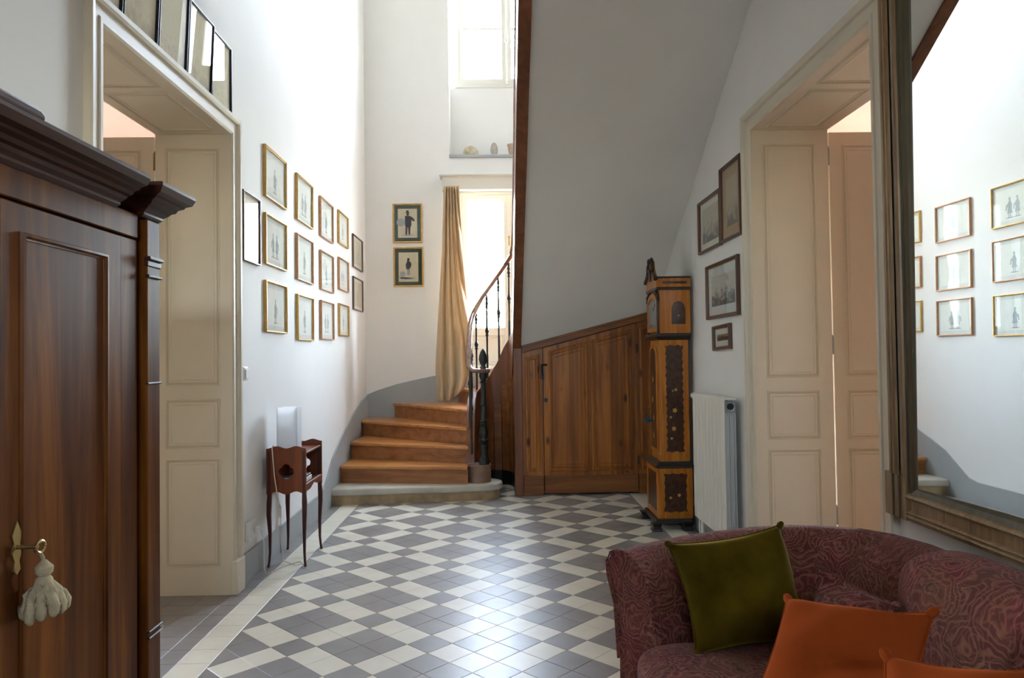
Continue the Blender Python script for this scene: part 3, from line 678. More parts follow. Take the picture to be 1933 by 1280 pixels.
h = MB(); h.tube([(.445, PY-.03, 1.335), (.51, PY-.03, 1.34)], .011, 8); h.tube([(.45, PY-.03, 1.34), (.448, PY-.034, 1.29), (.455, PY-.03, 1.25), (.46, PY-.015, 1.2)], [.012, .011, .009, .006], 8)
h.build('latch', IRON, DOOR, smooth=True)
MB().box(.44, .475, PY-.02, PY-.002, 1.19, 1.24).build('latch_keeper', IRON, DOOR, bevel=.003)
MB().box(.476, .512, PY-.012, PY-.003, .955, .995).build('lock_plate', IRON, DOOR, bevel=.003)
for z in (.3, 1.45): MB().lathe([(0, 0), (.008, .002), (.008, .09), (0, .094)], (1.442, PY-.012, z), 8).build('hinge', IRON, DOOR, smooth=True)
# near-black sheet, the dark inside the closed cupboard painted in
tag(MB().box(.26, XR, PY+.25, PY+.27, 0, 1.3).build('cupboard_dark_sheet', DARK), kind='structure')

# ------------------------------------------------------------------ armoire
AX = -1.1
AR = empty('armoire', (-1.36, 1.58, 0), 'tall dark mahogany armoire with moulded cornice beside the left doorway', 'armoire')
AM = m_xp(AX)
MB().box(-1.62, AX-.03, .83, 2.30, .1, 1.9).build('carcass', MAHOG, AR)
def stack(prof, x0, X, y0, y1, ky0, ky1):
    return MB().rings([[(x0, y0-p*ky0, z), (X+p, y0-p*ky0, z), (X+p, y1+p*ky1, z), (x0, y1+p*ky1, z)] for z, p in prof])
CP = [(1.885, 0), (1.893, .012), (1.900, .012), (1.908, .026), (1.916, .034), (1.920, .046), (1.930, .052), (1.936, .068), (1.942, .072), (1.948, .09), (1.966, .1), (1.976, .1), (1.979, .094)]
stack(CP, -1.62, AX, 1.06, 2.085, 0, 0).build('cornice', MAHOGD, AR)
for y0, y1 in ((2.225, 2.335), (.825, .935)):
    stack(CP, -1.62, AX+.004, y0, y1, .75 if y0 > 1 else .5, .5 if y0 > 1 else .75).build('cornice_block', MAHOGD, AR)
MB().prism([(1.2, 1.975), (1.602, 1.975), (1.60, 1.988), (1.585, 1.997), (1.2, 1.999)], -.2, .102, AM).build('pediment', MAHOGD, AR, bevel=.006, seg=2)
MB().prism(rect(.94, 2.215, 1.815, 1.89), -.03, -.002, AM).build('frieze', MAHOG, AR, bevel=.003)
MB().prism(rect(.94, 1.045, .16, 1.81), -.03, -.004, AM).build('frame_stile', MAHOG, AR, bevel=.003)
MB().prism(rect(2.115, 2.212, .16, 1.81), -.03, -.004, AM).build('frame_stile', MAHOG, AR, bevel=.003)
for y0, y1 in ((2.25, 2.335), (.825, .91)):
    pl = MB().prism(rect(y0, y1, .12, 1.885), -.03, .008, AM).build('pilaster', MAHOG, AR, bevel=.004)
    for z, d, hh in ((1.755, .02, .012), (1.735, .012, .02), (1.70, .016, .01), (1.365, .014, .006), (.595, .016, .008), (.575, .016, .008)):
        MB().prism(rect(y0-.004, y1+.004, z, z+hh), .0, d, AM).build('pilaster_ring', MAHOGD, pl, bevel=.003)
MB().box(-1.62, AX+.03, .80, 2.36, 0, .12).build('plinth', MAHOGD, AR, bevel=.01, seg=2)
for y0, y1, hs in ((1.60, 2.112, -1), (1.048, 1.595, 1)):
    D = MB().prism(rect(y0, y1, .165, 1.808), -.02, 0, AM).build('door', MAHOG, AR, bevel=.003)
    panel(MB(), rect(y0+.075, y1-.085, .26, 1.735), [(-.008, 0), (-.005, .008), (.002, .009), (.006, .003), (.010, .002), (.014, -.008), (.02, -.009)], AM).build('door_panel', MAHOG, D, smooth=True, angle=.5)
e = MB(); es = [(0, -.06), (.012, -.05), (.008, -.03), (.016, -.01), (.01, .01), (.016, .03), (.006, .05), (0, .062)]
e.prism([(1.655+a, 1.018+b) for a, b in es]+[(1.655-a, 1.018+b) for a, b in es[1:-1][::-1]], 0, .004, AM)
D0 = [c for c in AR.children if c.name.startswith('door')][0]
e.build('escutcheon', BRASS, D0)
k = MB(); k.tube([(AX, 1.655, 1.02), (AX+.05, 1.655, 1.02)], .005, 8); k.build('key', BRASS, D0, smooth=True)
MB().tube([(AX+.055+.0*math.cos(t), 1.655+.016*math.cos(t), 1.02+.013*math.sin(t)) for t in [i*math.pi/8 for i in range(16)]], .004, 6, closed=True).build('key_bow', BRASS, D0, smooth=True)
# tassel hanging on the key
TC = Vector((AX+.058, 1.665, .0))
TS = empty('key_tassel', (TC.x, TC.y, .885), 'cream cotton tassel hanging from the armoire key', 'tassel')
MB().tube([(AX+.055, 1.655, 1.008), (AX+.058, 1.66, .995), TC+Vector((0, .0, .978))], .004, 6).build('loop', IVORY, TS, smooth=True)
MB().lathe([(0, 0), (.016, .002), (.021, .012), (.017, .026), (.012, .032), (.018, .04), (.019, .052), (.01, .062), (.005, .068)], (TC.x, TC.y, .92), 14).build('knot', IVORY, TS, smooth=True)
for i in range(22):
    a = 2*math.pi*i/11+(.28 if i > 10 else 0); up = .012 if i > 10 else 0; rr = (.026 if i < 11 else .017)+.006*random.random(); dz = .014*random.random()
    q = [(.006, .925+up, .004), (rr*.7, .922+up, .008), (rr*1.15, .907+up, .0115), (rr*1.4, .89+up-dz*.4, .0125), (rr*1.38, .876+up-dz, .0105), (rr*1.33, .868+up-dz, .005), (rr*1.32, .866+up-dz, .001)]
    MB().tube([(TC.x+r_*math.cos(a), TC.y+r_*math.sin(a), z_) for r_, z_, _ in q], [w_ for _, _, w_ in q], 8).build('tuft', IVORY, TS, smooth=True, angle=2)

# ------------------------------------------------------------------ bedside table with its things
BT = empty('bedside_table', (-1.48, 5.23, 0), 'small cherry bedside table with quatrefoil sides against the left wall', 'table')
bx0, bx1, by0, by1 = -1.612, -1.338, 5.0, 5.455
def scallop(n0, n1, z, amp, cnt, up=1):
    return [(n0+(n1-n0)*i/32, z+up*amp*(.5-.5*math.cos(2*math.pi*cnt*i/32))) for i in range(33)]
qc = ((bx0+bx1)/2, .655)
def quatre(r, c):
    P = []
    for i in range(40):
        a = 2*math.pi*i/40; rr = r*(1+.32*abs(math.cos(2*a))**.6-.12); P.append((c[0]+rr*math.cos(a), c[1]+rr*math.sin(a)))
    return P
def holed(outer_pts, hole, y0, y1, name, parent, m):
    """plate in x,z with one hole, thickness in y"""
    bm = bmesh.new(); org = wpos(parent)
    def loop(P):
        v = [bm.verts.new(Vector((a, y0, b))-org) for a, b in P]; return [bm.edges.new((v[i], v[(i+1) % len(v)])) for i in range(len(v))]
    es_ = loop(outer_pts)+loop(hole)
    bmesh.ops.triangle_fill(bm, use_beauty=True, use_dissolve=False, edges=es_)
    r = bmesh.ops.extrude_face_region(bm, geom=list(bm.faces))
    for v in r['geom']:
        if isinstance(v, bmesh.types.BMVert): v.co.y += y1-y0
    bmesh.ops.recalc_face_normals(bm, faces=bm.faces)
    me = bpy.data.meshes.new(name); bm.to_mesh(me); bm.free(); me.materials.append(m)
    o = bpy.data.objects.new(name, me); COL.objects.link(o); o.parent = parent; POS[o.name] = org.copy(); return o
prof = scallop(bx0, bx1, .498, .02, 2)+scallop(bx1, bx0, .815, .016, 2)
holed(prof, quatre(.044, qc), by0, by0+.014, 'side_panel', BT, CHERRY)
holed(prof, quatre(.044, qc), by1-.014, by1, 'side_panel', BT, CHERRY)
MB().box(bx0+.004, bx0+.016, by0+.014, by1-.014, .5, .80).build('back_panel', CHERRY, BT)
MB().box(bx0+.004, bx1-.004, by0+.012, by1-.012, .772, .786).build('top_board', CHERRY, BT, bevel=.002)
MB().box(bx0+.004, bx1-.002, by0+.012, by1-.012, .555, .568).build('shelf_board', CHERRY, BT, bevel=.002)
b = MB(); ap = [(by0+.01, .56), (by1-.01, .56)]+[(by1-.01-(by1-by0-.02)*i/20, .505+.03*math.sin(math.pi*i/20)+.008*math.cos(4*math.pi*i/20)) for i in range(21)]
b.prism(ap, -.012, 0, m_xp(bx1)); b.build('front_apron', CHERRY, BT)
for x, sx in ((bx0+.015, -1), (bx1-.012, 1)):
    for y, sy in ((by0+.012, -1), (by1-.012, 1)):
        pts = [(.018, .80), (.018, .5), (.021, .44), (.020, .36), (.015, .22), (.0115, .1), (.0105, .03), (.012, 0)]
        bow = {.80: 0, .5: 0, .44: .004, .36: .006, .22: -.002, .1: -.002, .03: .006, 0: .013}
        rs = []
        for r_, z in pts:
            o = bow[z]; cx, cy = x+sx*o*.6-sx*.004, y+sy*o
            rs.append([(cx+r_*q*math.cos(math.pi/4+math.pi/2*i), cy+r_*q*math.sin(math.pi/4+math.pi/2*i), z) for i in range(4) for q in (1,)])
        MB().rings(rs).build('leg', CHERRYD, BT, bevel=.003)
LP = empty('table_lamp', (-1.505, 5.19, .786), 'square frosted acrylic lamp standing on the bedside table', 'lamp')
lx0, lx1, ly0, ly1, lz0, lz1 = -1.578, -1.435, 5.13, 5.25, .79, 1.09
for n_, bb in (('shade_front', (lx0, lx1, ly0, ly0+.005, lz0, lz1)), ('shade_back', (lx0, lx1, ly1-.005, ly1, lz0, lz1)), ('shade_side', (lx0, lx0+.005, ly0+.005, ly1-.005, lz0, lz1)), ('shade_side', (lx1-.005, lx1, ly0+.005, ly1-.005, lz0, lz1))):
    MB().box(*bb).build(n_, ACRYL, LP)
MB().box(lx0-.003, lx1+.003, ly0-.003, ly1+.003, .786, .791).build('lamp_base', PLAST, LP, bevel=.001)
MB().lathe([(0, 0), (.018, 0), (.018, .05), (.012, .06), (.014, .075), (.028, .11), (.03, .135), (.02, .165), (0, .172)], (-1.505, 5.19, .791), 14).build('bulb', PLAST, LP, smooth=True)
cdm = MB(); cdm.tube([(-1.57, 5.12, .795), (-1.572, 5.06, .80), (-1.57, 5.02, .835), (-1.568, 4.99, .825), (-1.56, 4.985, .74), (-1.55, 4.985, .62), (-1.535, 4.985, .52), (-1.53, 4.99, .48), (-1.535, 5.05, .42), (-1.545, 5.1, .3), (-1.55, 5.12, .15), (-1.52, 5.08, .02), (-1.42, 5.02, .005), (-1.38, 5.06, .004), (-1.42, 5.12, .004), (-1.5, 5.0, .004), (-1.53, 4.9, .004), (-1.56, 4.82, .004), (-1.57, 4.82, .06), (-1.575, 4.83, .22), (-1.585, 4.81, .30), (-1.6, 4.78, .315)], .0035, 6)
cdm.build('cord', CORD, LP, smooth=True)
MB().box(-1.545, -1.528, 5.04, 5.065, .33, .41).build('inline_switch', CORD, LP, bevel=.004)
MB().box(-1.61, -1.585, 4.755, 4.80, .295, .335).build('plug', PLAST, LP, bevel=.006)
bk = [('book', (-1.55, -1.36, 5.09, 5.24, .568, .597), BOOKW, 'lower pale book lying in the bedside table'), ('book', (-1.54, -1.365, 5.1, 5.235, .5975, .612), BOOKD, 'dark thin book lying on top of the pale book')]
for nm, bb, m_, lb in bk: tag(MB().box(*bb).build(nm, m_, bevel=.002), lb, 'book', 'books in the bedside table')

# switch and socket on the left wall
sw = empty('light_switch', (XL, 4.625, 1.30), 'white light switch beside the left door casing', 'switch')
MB().prism(rect(4.59, 4.665, 1.30, 1.39), 0, .03, m_left).build('switch_plate', PLAST, sw, bevel=.006, seg=2)
MB().prism(rect(4.605, 4.65, 1.315, 1.375), .03, .038, m_left).build('rocker', PLAST, sw, bevel=.003)
so = empty('wall_socket', (XL, 4.74, .25), 'white wall socket above the grey skirting', 'socket')
MB().prism(rect(4.67, 4.82, .255, .375), 0, .028, m_left).build('socket_plate', PLAST, so, bevel=.006, seg=2)
MB().prism(rect(4.69, 4.735, .28, .35), .028, .034, m_left).build('socket_face', PLAST, so, bevel=.004)

# ------------------------------------------------------------------ longcase clock
CK = empty('longcase_clock', (1.44, 6.04, 0), 'tall marquetry longcase clock with swan-neck pediment against right wall', 'clock')
def wavy(a0, a1, b0, b1, amp, n):
    P = []
    for i in range(n): P.append((a0+(a1-a0)*i/n, b0+amp*.5*math.sin(i*2.1)))
    m_ = int(n*(b1-b0)/(a1-a0))
    for i in range(m_): P.append((a1-amp*abs(math.sin(i*1.15)), b0+(b1-b0)*i/m_))
    for i in range(n): P.append((a1-(a1-a0)*i/n, b1-amp*.5*math.sin(i*2.3)))
    for i in range(m_): P.append((a0+amp*abs(math.sin(i*1.15)), b1-(b1-b0)*i/m_))
    return P
def flower(mb, c, r, mp, d):
    mb.prism([(c[0]+r*(.8+.2*math.cos(5*t))*math.cos(t), c[1]+r*(.8+.2*math.cos(5*t))*math.sin(t)) for t in [i*math.pi/10 for i in range(20)]], 0, d, mp)
# feet and plinth moulding
for x, y in ((1.275, 5.815), (1.53, 5.815), (1.275, 6.27), (1.53, 6.27)):
    sx = 1 if x > 1.4 else -1; sy = 1 if y > 6 else -1
    MB().rings([[(x+a*.0+dx, y+dy, z) for dx, dy in ((-s, -s), (s, -s), (s, s), (-s, s))] for z, s, a in ((0, .042, 0), (.012, .042, 0), (.03, .028, 0), (.05, .036, 0), (.062, .045, 0))]).build('bracket_foot', EBONY, CK, bevel=.004)
stack([(.05, .0), (.06, .012), (.075, .012), (.085, .004), (.092, 0)], 1.275, 1.575, 5.82, 6.27, 1, 1).build('plinth_moulding', EBONY, CK)
MB().box(1.297, 1.584, 5.832, 6.262, .09, .50).build('base_case', SATIN, CK, bevel=.003)
MB().rings([[(1.31-p, 5.845-p, z), (1.59, 5.845-p, z), (1.59, 6.25+p, z), (1.31-p, 6.25+p, z)] for z, p in ((.498, .014), (.508, .03), (.518, .03), (.53, .012), (.552, 0))]).build('waist_moulding', EBONY, CK)
MB().box(1.334, 1.574, 5.862, 6.21, .55, 1.56).build('trunk_case', SATIN, CK, bevel=.003)
MB().rings([[(1.334-p, 5.862-p, z), (1.592, 5.862-p, z), (1.592, 6.21+p, z), (1.334-p, 6.21+p, z)] for z, p in ((1.55, .0), (1.565, .016), (1.58, .034), (1.60, .034), (1.605, .026))]).build('hood_moulding', EBONY, CK)
HOOD = MB().box(1.336, 1.592, 5.835, 6.235, 1.604, 1.965).build('hood_case', SATIN, CK, bevel=.003)
MB().box(1.312, 1.597, 5.822, 6.25, 1.962, 1.985).build('hood_cornice', EBONY, CK, bevel=.006)
MB().box(1.33, 1.595, 5.834, 6.238, 1.985, 2.062).build('hood_frieze', SATIN, CK, bevel=.002)
MB().box(1.318, 1.60, 5.826, 6.244, 2.06, 2.074).build('hood_cap', EBONY, CK, bevel=.003)
# side facing the camera
sd = lambda Y: m_y(Y)
MB().prism(wavy(1.345, 1.54, .145, .455, .012, 8), -.004, .0012, sd(5.832)).build('base_side_burl', BURL, CK)
MB().prism(wavy(1.378, 1.535, .63, 1.505, .014, 7), -.004, .0012, sd(5.862)).build('trunk_side_burl', BURL, CK)
MB().prism([(1.435, 1.68), (1.55, 1.68), (1.55, 1.79)]+[(1.4925+.0575*math.cos(a), 1.80+.07*math.sin(a)) for a in [i*math.pi/10 for i in range(11)]]+[(1.435, 1.79)], -.004, .0012, sd(5.835)).build('hood_side_burl', BURL, CK)
MB().prism(wavy(1.365, 1.565, 2.012, 2.034, .003, 10), -.004, .0012, sd(5.834)).build('frieze_inlay', BURL, CK)
for Y, c, r_ in ((5.832, (1.40, .26), .013), (5.832, (1.47, .28), .016), (5.862, (1.445, .82), .021), (5.862, (1.455, .97), .022), (5.862, (1.42, .915), .012), (5.862, (1.425, .74), .012), (5.862, (1.465, 1.14), .014), (5.862, (1.44, 1.13), .008), (5.835, (1.495, 1.75), .009)):
    f = MB(); flower(f, c, r_, sd(Y-.0012), .0008); f.build('inlay_flower', INLAY, CK)
# front of the clock, facing into the hall
cf = m_xn(1.297); tf = m_xn(1.334); hf = m_xn(1.336)
MB().prism(wavy(5.885, 6.21, .145, .455, .012, 9), -.004, .0012, cf).build('base_front_burl', BURL, CK)
MB().prism(wavy(5.89, 6.18, .60, 1.52, .01, 8), -.004, .0012, tf).build('trunk_front_inlay', INLAY, CK)
TD = MB().prism([(5.9, .615), (6.17, .615), (6.17, 1.43)]+[(6.035+.135*math.cos(a), 1.43+.09*math.sin(a)) for a in [i*math.pi/12 for i in range(13)]][1:-1]+[(5.9, 1.43)], -.002, .018, tf).build('trunk_door', SATIN, CK, bevel=.003)
MB().prism([(5.935, .65), (6.135, .65), (6.135, 1.42)]+[(6.035+.1*math.cos(a), 1.42+.065*math.sin(a)) for a in [i*math.pi/12 for i in range(13)]][1:-1]+[(5.935, 1.42)], .016, .0195, tf).build('door_burl', BURL, TD)
for c, r_ in (((6.035, .75), .03), ((6.02, .9), .025), ((6.05, 1.05), .03), ((6.03, 1.22), .026)):
    f = MB(); flower(f, c, r_, m_xn(1.3145), .0008); f.build('door_flower', INLAY, TD)
hd = MB(); arch = [(5.852, 1.62), (6.218, 1.62), (6.218, 1.86)]+[(6.035+.183*math.cos(a), 1.86+.085*math.sin(a)) for a in [i*math.pi/12 for i in range(13)]][1:-1]+[(5.852, 1.86)]
ins = inset(arch, .035)
hd.rings([[hf(a, b, -.002) for a, b in arch], [hf(a, b, .02) for a, b in arch], [hf(a, b, .02) for a, b in ins], [hf(a, b, -.002) for a, b in ins]], True, False, False)
HD = hd.build('hood_door', SATIN, CK)
MB().prism(ins, .012, .014, hf).build('dial_glass', PGLASS, HD)
MB().prism(ins, .000, .003, hf).build('dial', mat('silvered_dial', (.34, .37, .38), .35, .5, metal=.3), HD)
MB().lathe([(0, 0), (.08, 0), (.08, .002), (0, .003)], (0, 0, 0), 24)
for a, ln in ((.6, .06), (2.4, .085)):
    MB().tube([hf(6.035, 1.80, .006), hf(6.035+ln*math.cos(a), 1.80+ln*math.sin(a), .006)], .003, 5).build('clock_hand', EBONY, HD)
for y in (5.842, 6.228): MB().lathe([(0, 0), (.013, 0), (.013, .012), (.009, .02), (.009, .30), (.013, .31), (.013, .325), (0, .326)], (1.322, y, 1.608), 10).build('hood_column', EBONY, CK, smooth=True)
# pediment: fascia, arch moulding and two swan necks ending in scrolls
pf = MB(); fas = [(5.84, 1.985), (6.23, 1.985), (6.23, 2.06), (6.17, 2.09), (6.11, 2.15), (6.09, 2.22), (6.06, 2.16), (6.035, 2.06), (6.01, 2.16), (5.98, 2.22), (5.96, 2.15), (5.90, 2.09), (5.84, 2.06)]
pf.prism(fas, -.0, .02, m_xn(1.335)); pf.build('pediment_fascia', SATIN, CK)
for s in (-1, 1):
    P = [(s*.2, 2.05), (s*.185, 2.07), (s*.15, 2.085), (s*.115, 2.11), (s*.095, 2.15), (s*.085, 2.19), (s*.07, 2.225), (s*.05, 2.238), (s*.035, 2.225), (s*.038, 2.208)]
    MB().tube([(1.31, 6.035+a, b) for a, b in P], [.018, .018, .017, .016, .015, .014, .014, .014, .014, .016], 8).build('swan_neck', EBONY, CK, smooth=True)
MB().rings([[(1.318+dx*s, 6.035+dy*s, z) for dx, dy in ((-1, -1), (1, -1), (1, 1), (-1, 1))] for z, s in ((2.05, .018), (2.12, .018), (2.13, .026), (2.15, .026), (2.155, .02))]).build('finial_block', EBONY, CK)
MB().tube([(1.325, 6.035+.20*math.cos(a), 1.875+.105*math.sin(a)) for a in [i*math.pi/14 for i in range(15)]], .014, 8).build('arch_moulding', EBONY, CK, smooth=True)
kk = MB(); kk.tube([(1.316, 6.10, .985), (1.285, 6.10, .985)], .004, 6); kk.build('door_key', BRASS, CK, smooth=True)
tt = empty('clock_tassel', (1.283, 6.10, .87), 'small blue silk tassel hanging from the clock door key', 'tassel')
MB().tube([(1.283, 6.10, .983), (1.281, 6.10, .93), (1.281, 6.1, .90)], .002, 5).build('cord', TEAL, tt)
MB().lathe([(0, 0), (.02, .003), (.034, .012), (.03, .022), (.012, .032), (.007, .045), (0, .05)], (1.281, 6.10, .855), 14).build('tuft', TEAL, tt, smooth=True)

# ------------------------------------------------------------------ radiator
RD = empty('radiator', (1.55, 5.12, .15), 'cream enamelled column radiator on the right wall beside the clock', 'radiator')
ry0, ry1, rz0, rz1 = 4.745, 5.505, .19, 1.135; nf = 9; fw_ = (ry1-ry0)/nf
for i in range(nf):
    y0 = ry0+i*fw_; y1 = y0+fw_-.010
    sec = MB().rings([[(1.502, y0, z), (1.502, y1, z), (1.512, y1, z), (1.512, y0, z)] for z in (rz0, rz1-.02)]+[[(1.508, y0, rz1), (1.508, y1, rz1), (1.52, y1, rz1), (1.52, y0, rz1)]]).build('front_plate', RADW, RD, bevel=.002)
    MB().box(1.512, 1.59, (y0+y1)/2-.006, (y0+y1)/2+.006, rz0+.03, rz1-.03).build('column', RADW, sec)
    for j in range(2): MB().box(1.525+.03*j, 1.533+.03*j, y0, y1, rz0+.09, rz1-.12).build('fin', RADS, sec)
for j in range(5):
    MB().box(1.514+.0155*j, 1.524+.0155*j, ry0-.002, ry0+.008, rz0+.07, rz1-.1).build('end_rib', RADS, RD, bevel=.002)
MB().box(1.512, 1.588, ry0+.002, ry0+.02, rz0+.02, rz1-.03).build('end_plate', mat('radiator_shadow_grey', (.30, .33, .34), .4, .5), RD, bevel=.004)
MB().box(1.506, 1.59, ry0, ry1, rz1-.012, rz1-.002).build('top_grille', RADW, RD, bevel=.003)
for z in (rz1-.065, rz0+.055):
    MB().tube([(1.555, ry0-.012, z), (1.555, ry1+.005, z)], .022, 12).build('header_pipe', RADS, RD, smooth=True)
MB().tube([(1.545, ry0-.008, rz1-.055), (1.545, ry0-.022, rz1-.055)], .022, 14).build('end_cap', IRON, RD, smooth=True)
v = MB(); v.tube([(1.55, ry1, rz1-.035), (1.55, ry1+.05, rz1-.035), (1.55, ry1+.055, rz1-.035), (1.55, ry1+.14, rz1-.035), (1.55, ry1+.15, rz1-.035)], [.014, .014, .026, .024, .016], 14); v.build('thermostat_valve', PLAST, RD, smooth=True)
MB().tube([(1.555, ry1+.05, rz1-.04), (1.56, ry1+.05, .3), (1.56, ry1+.05, .004)], .009, 8).build('supply_pipe', RADW, RD, smooth=True)
for y in (ry0+.15, ry1-.15):
    for z in (rz0+.1, rz1-.1): MB().box(1.59, 1.619, y-.012, y+.012, z-.02, z+.02).build('bracket', RADS, RD)
for y in (ry0+.04, ry1-.04): MB().lathe([(.0, 0), (.018, 0), (.012, .02), (.012, .2), (0, .2)], (1.555, y, 0), 10).build('foot', RADW, RD, smooth=True)

# ------------------------------------------------------------------ big mirror on the right wall
my0, my1, mz0, mz1 = 1.15, 2.86, .79, 3.3
MR = empty('wall_mirror', (1.59, 2.0, mz0), 'large mirror in a fluted antique gilt frame above the sofa', 'mirror')
gy0, gy1, gz0, gz1 = my0+.20, my1-.20, mz0+.135, mz1-.2
mg = lambda y, z, d: (1.578-.0246*(y-2.66)+.0059*(z-1.4)+d, y, z)      # the plate sits a touch askew in its frame
MB().rings([[mg(y, z, d) for y, z in rect(gy0-.02, gy1+.02, gz0-.02, gz1+.02)] for d in (0, .003)]).build('mirror_glass', MIRROR, MR)
MB().box(1.6125, 1.6185, my0+.01, my1-.01, mz0+.01, mz1-.01).build('backing', MFRAMED, MR)
fl = [(0, .03), (.0, .034), (.012, .05), (.03, .058), (.042, .054), (.048, .06)]
MB().sweep_rect([(o, d) for o, d in fl], gy0, gy1, gz0, gz1, m_right).build('inner_moulding', MFRAMED, MR)
def stile(y0, s):
    pr = [(.048, .058), (.052, .066), (.062, .07), (.068, .06), (.074, .06)]; p2 = [(.074, .056), (.10, .056)]; p3 = [(.10, .062), (.106, .07), (.114, .062), (.12, .07), (.13, .07), (.134, .06), (.142, .06), (.148, .068), (.158, .068), (.162, .058), (.176, .052), (.182, .044), (.2, .04), (.2, 0)]
    for nm, p, m_ in (('bead_moulding', pr, MFRAME), ('flat_band', p2, MFRAMEL), ('outer_moulding', p3, MFRAME)):
        rs = [[m_right(y0+s*o, z, d) for o, d in p] for z in (mz0+.165, mz1)]
        MB().rings(rs, False, False, False).build(nm, m_, MR)
    MB().prism(rect(*sorted((y0+s*.05, y0+s*.2)), mz0-.002, mz0+.168), 0, .066, m_right).build('base_block', MFRAME, MR, bevel=.003)
    for o in (.085, .13): MB().prism(rect(*sorted((y0+s*o, y0+s*(o+.012))), mz0, mz0+.168), .066, .072, m_right).build('block_bead', MFRAMED, MR, bevel=.003)
stile(gy1, 1); stile(gy0, -1)
bp_ = [(0.03, .056), (.035, .066), (.045, .07), (.052, .064), (.056, .054), (.095, .054), (.1, .064), (.106, .066), (.11, .06), (.114, .068), (.12, .07), (.124, .062), (.135, .06), (.137, 0)]
MB().rings([[m_right(y, gz0-o, d) for o, d in bp_] for y in (gy0-.055, gy1+.055)], False, False, False).build('bottom_rail', MFRAME, MR)
MB().rings([[m_right(y, gz1+o, d) for o, d in bp_+[(.2, .05), (.2, 0)]] for y in (gy0-.2, gy1+.2)], False, False, False).build('top_rail', MFRAME, MR)

# ------------------------------------------------------------------ framed pictures
def ell(c, rx, ry, n=14, a0=0, tilt=0):
    return [(c[0]+rx*math.cos(t)*math.cos(tilt)-ry*math.sin(t)*math.sin(tilt), c[1]+rx*math.cos(t)*math.sin(tilt)+ry*math.sin(t)*math.cos(tilt)) for t in [2*math.pi*i/n+a0 for i in range(n)]]
def figure(mp, d, c, h, kind, rnd):
    """a standing costume figure as flat ink shapes: dark pieces and pale pieces"""
    dk, pl = MB(), MB(); x, y = c; f = 1 if rnd.random() < .5 else -1
    P = lambda L: [(x+f*a*h, y+b*h) for a, b in L]
    pl.prism(ell((x, y-.02*h), .26*h, .025*h), 0, d, mp)
    dk.prism(ell((x+.01*h*f, y+.83*h), .055*h, .07*h), 0, d*1.2, mp)                     # head
    dk.prism(P([(-.09, .88), (.09, .88), (.085, .9), (.055, .905), (.05, .98), (-.05, .98), (-.055, .905), (-.085, .9)]), 0, d*1.4, mp)   # hat
    if kind == 0:                                                                         # coat and round basket
        dk.prism(P([(-.1, .76), (.1, .76), (.25, .66), (.3, .55), (.22, .54), (.16, .6), (.15, .35), (.02, .3), (-.1, .36)]), 0, d, mp)
        dk.prism(P([(-.08, .36), (.0, .33), (-.02, 0), (-.09, 0)]), 0, d, mp); dk.prism(P([(.02, .33), (.12, .36), (.1, 0), (.04, 0)]), 0, d, mp)
        pl.prism(ell((x-.27*f*h, y+.5*h), .17*h, .16*h), 0, d*1.6, mp)
    elif kind == 1:                                                                       # stooped, sled shape
        dk.prism(P([(-.1, .8), (.08, .8), (.13, .68), (.11, .48), (.02, .42), (-.08, .5), (-.14, .66)]), 0, d, mp)
        pl.prism(P([(-.06, .46), (.06, .44), (.08, .22), (0, .14), (-.08, .24)]), 0, d, mp)
        dk.prism(P([(-.36, .03), (.1, .0), (.36, .0), (.46, .12), (.4, .08), (.1, .07)]), 0, d, mp); pl.prism(ell((x+.27*f*h, y+.22*h), .14*h, .14*h), 0, d*1.3, mp)
    else:
        dk.prism(P([(-.08, .77), (.08, .77), (.16, .6), (.13, .4), (.19, .2), (-.16, .2), (-.11, .45), (-.15, .6)]), 0, d, mp)
        dk.prism(P([(-.08, .2), (-.02, .2), (-.03, 0), (-.09, 0)]), 0, d, mp); dk.prism(P([(.03, .2), (.09, .2), (.1, 0), (.04, 0)]), 0, d, mp)
        pl.prism(P([(-.22, .62), (-.14, .66), (-.2, .35), (-.26, .35)]), 0, d, mp)
    return dk, pl
def picture(mp, a0, a1, b0, b1, label, frame, fw, dep, mount, mw, sheet, art=None, ink=INK, group='framed prints', tilt=0, seed=0, pale=INKP, name='framed_print'):
    rnd = random.Random(seed)
    org = mp((a0+a1)/2, b0, 0)
    R = empty(name, org, label, 'picture', group)
    A0, A1, B0, B1 = a0+fw, a1-fw, b0+fw, b1-fw
    MB().sweep_rect([(0, .004), (0, dep*.7), (fw*.25, dep*.8), (fw*.45, dep), (fw*.8, dep), (fw, dep*.8), (fw, .0005)], A0, A1, B0, B1, mp).build('frame', frame, R)
    MB().prism(rect(A0-.002, A1+.002, B0-.002, B1+.002), .001, .006, mp).build('mount', mount, R)
    C = (A0+mw, A1-mw, B0+mw*1.0, B1-mw)
    MB().prism(rect(*C), .006, .0066, mp).build('print_sheet', sheet, R)
    if art is not None:
        hh = (C[3]-C[2])*(.86 if art == 0 else .72); cs = [((C[0]+C[1])/2, C[2]+(C[3]-C[2])*.1)]
        if art >= 3: cs = [(C[0]+(C[1]-C[0])*q, cs[0][1]) for q in ((.38, .6) if art == 3 else (.5,))]
        for c in cs:
            dk, pl = figure(lambda a, b, d: mp(a, b, .0066+d), .0002, c, hh*(.9 if art >= 3 else 1), art if art < 3 else 2, rnd)
            dk.build('ink_figure', ink, R, weld=False); pl.build('ink_wash', pale, R, weld=False)
    MB().prism(rect(A0-.001, A1+.001, B0-.001, B1+.001), dep*.55, dep*.55+.0015, mp).build('glass_pane', PGLASS, R)
    if tilt: R.rotation_euler = tilt
    return R
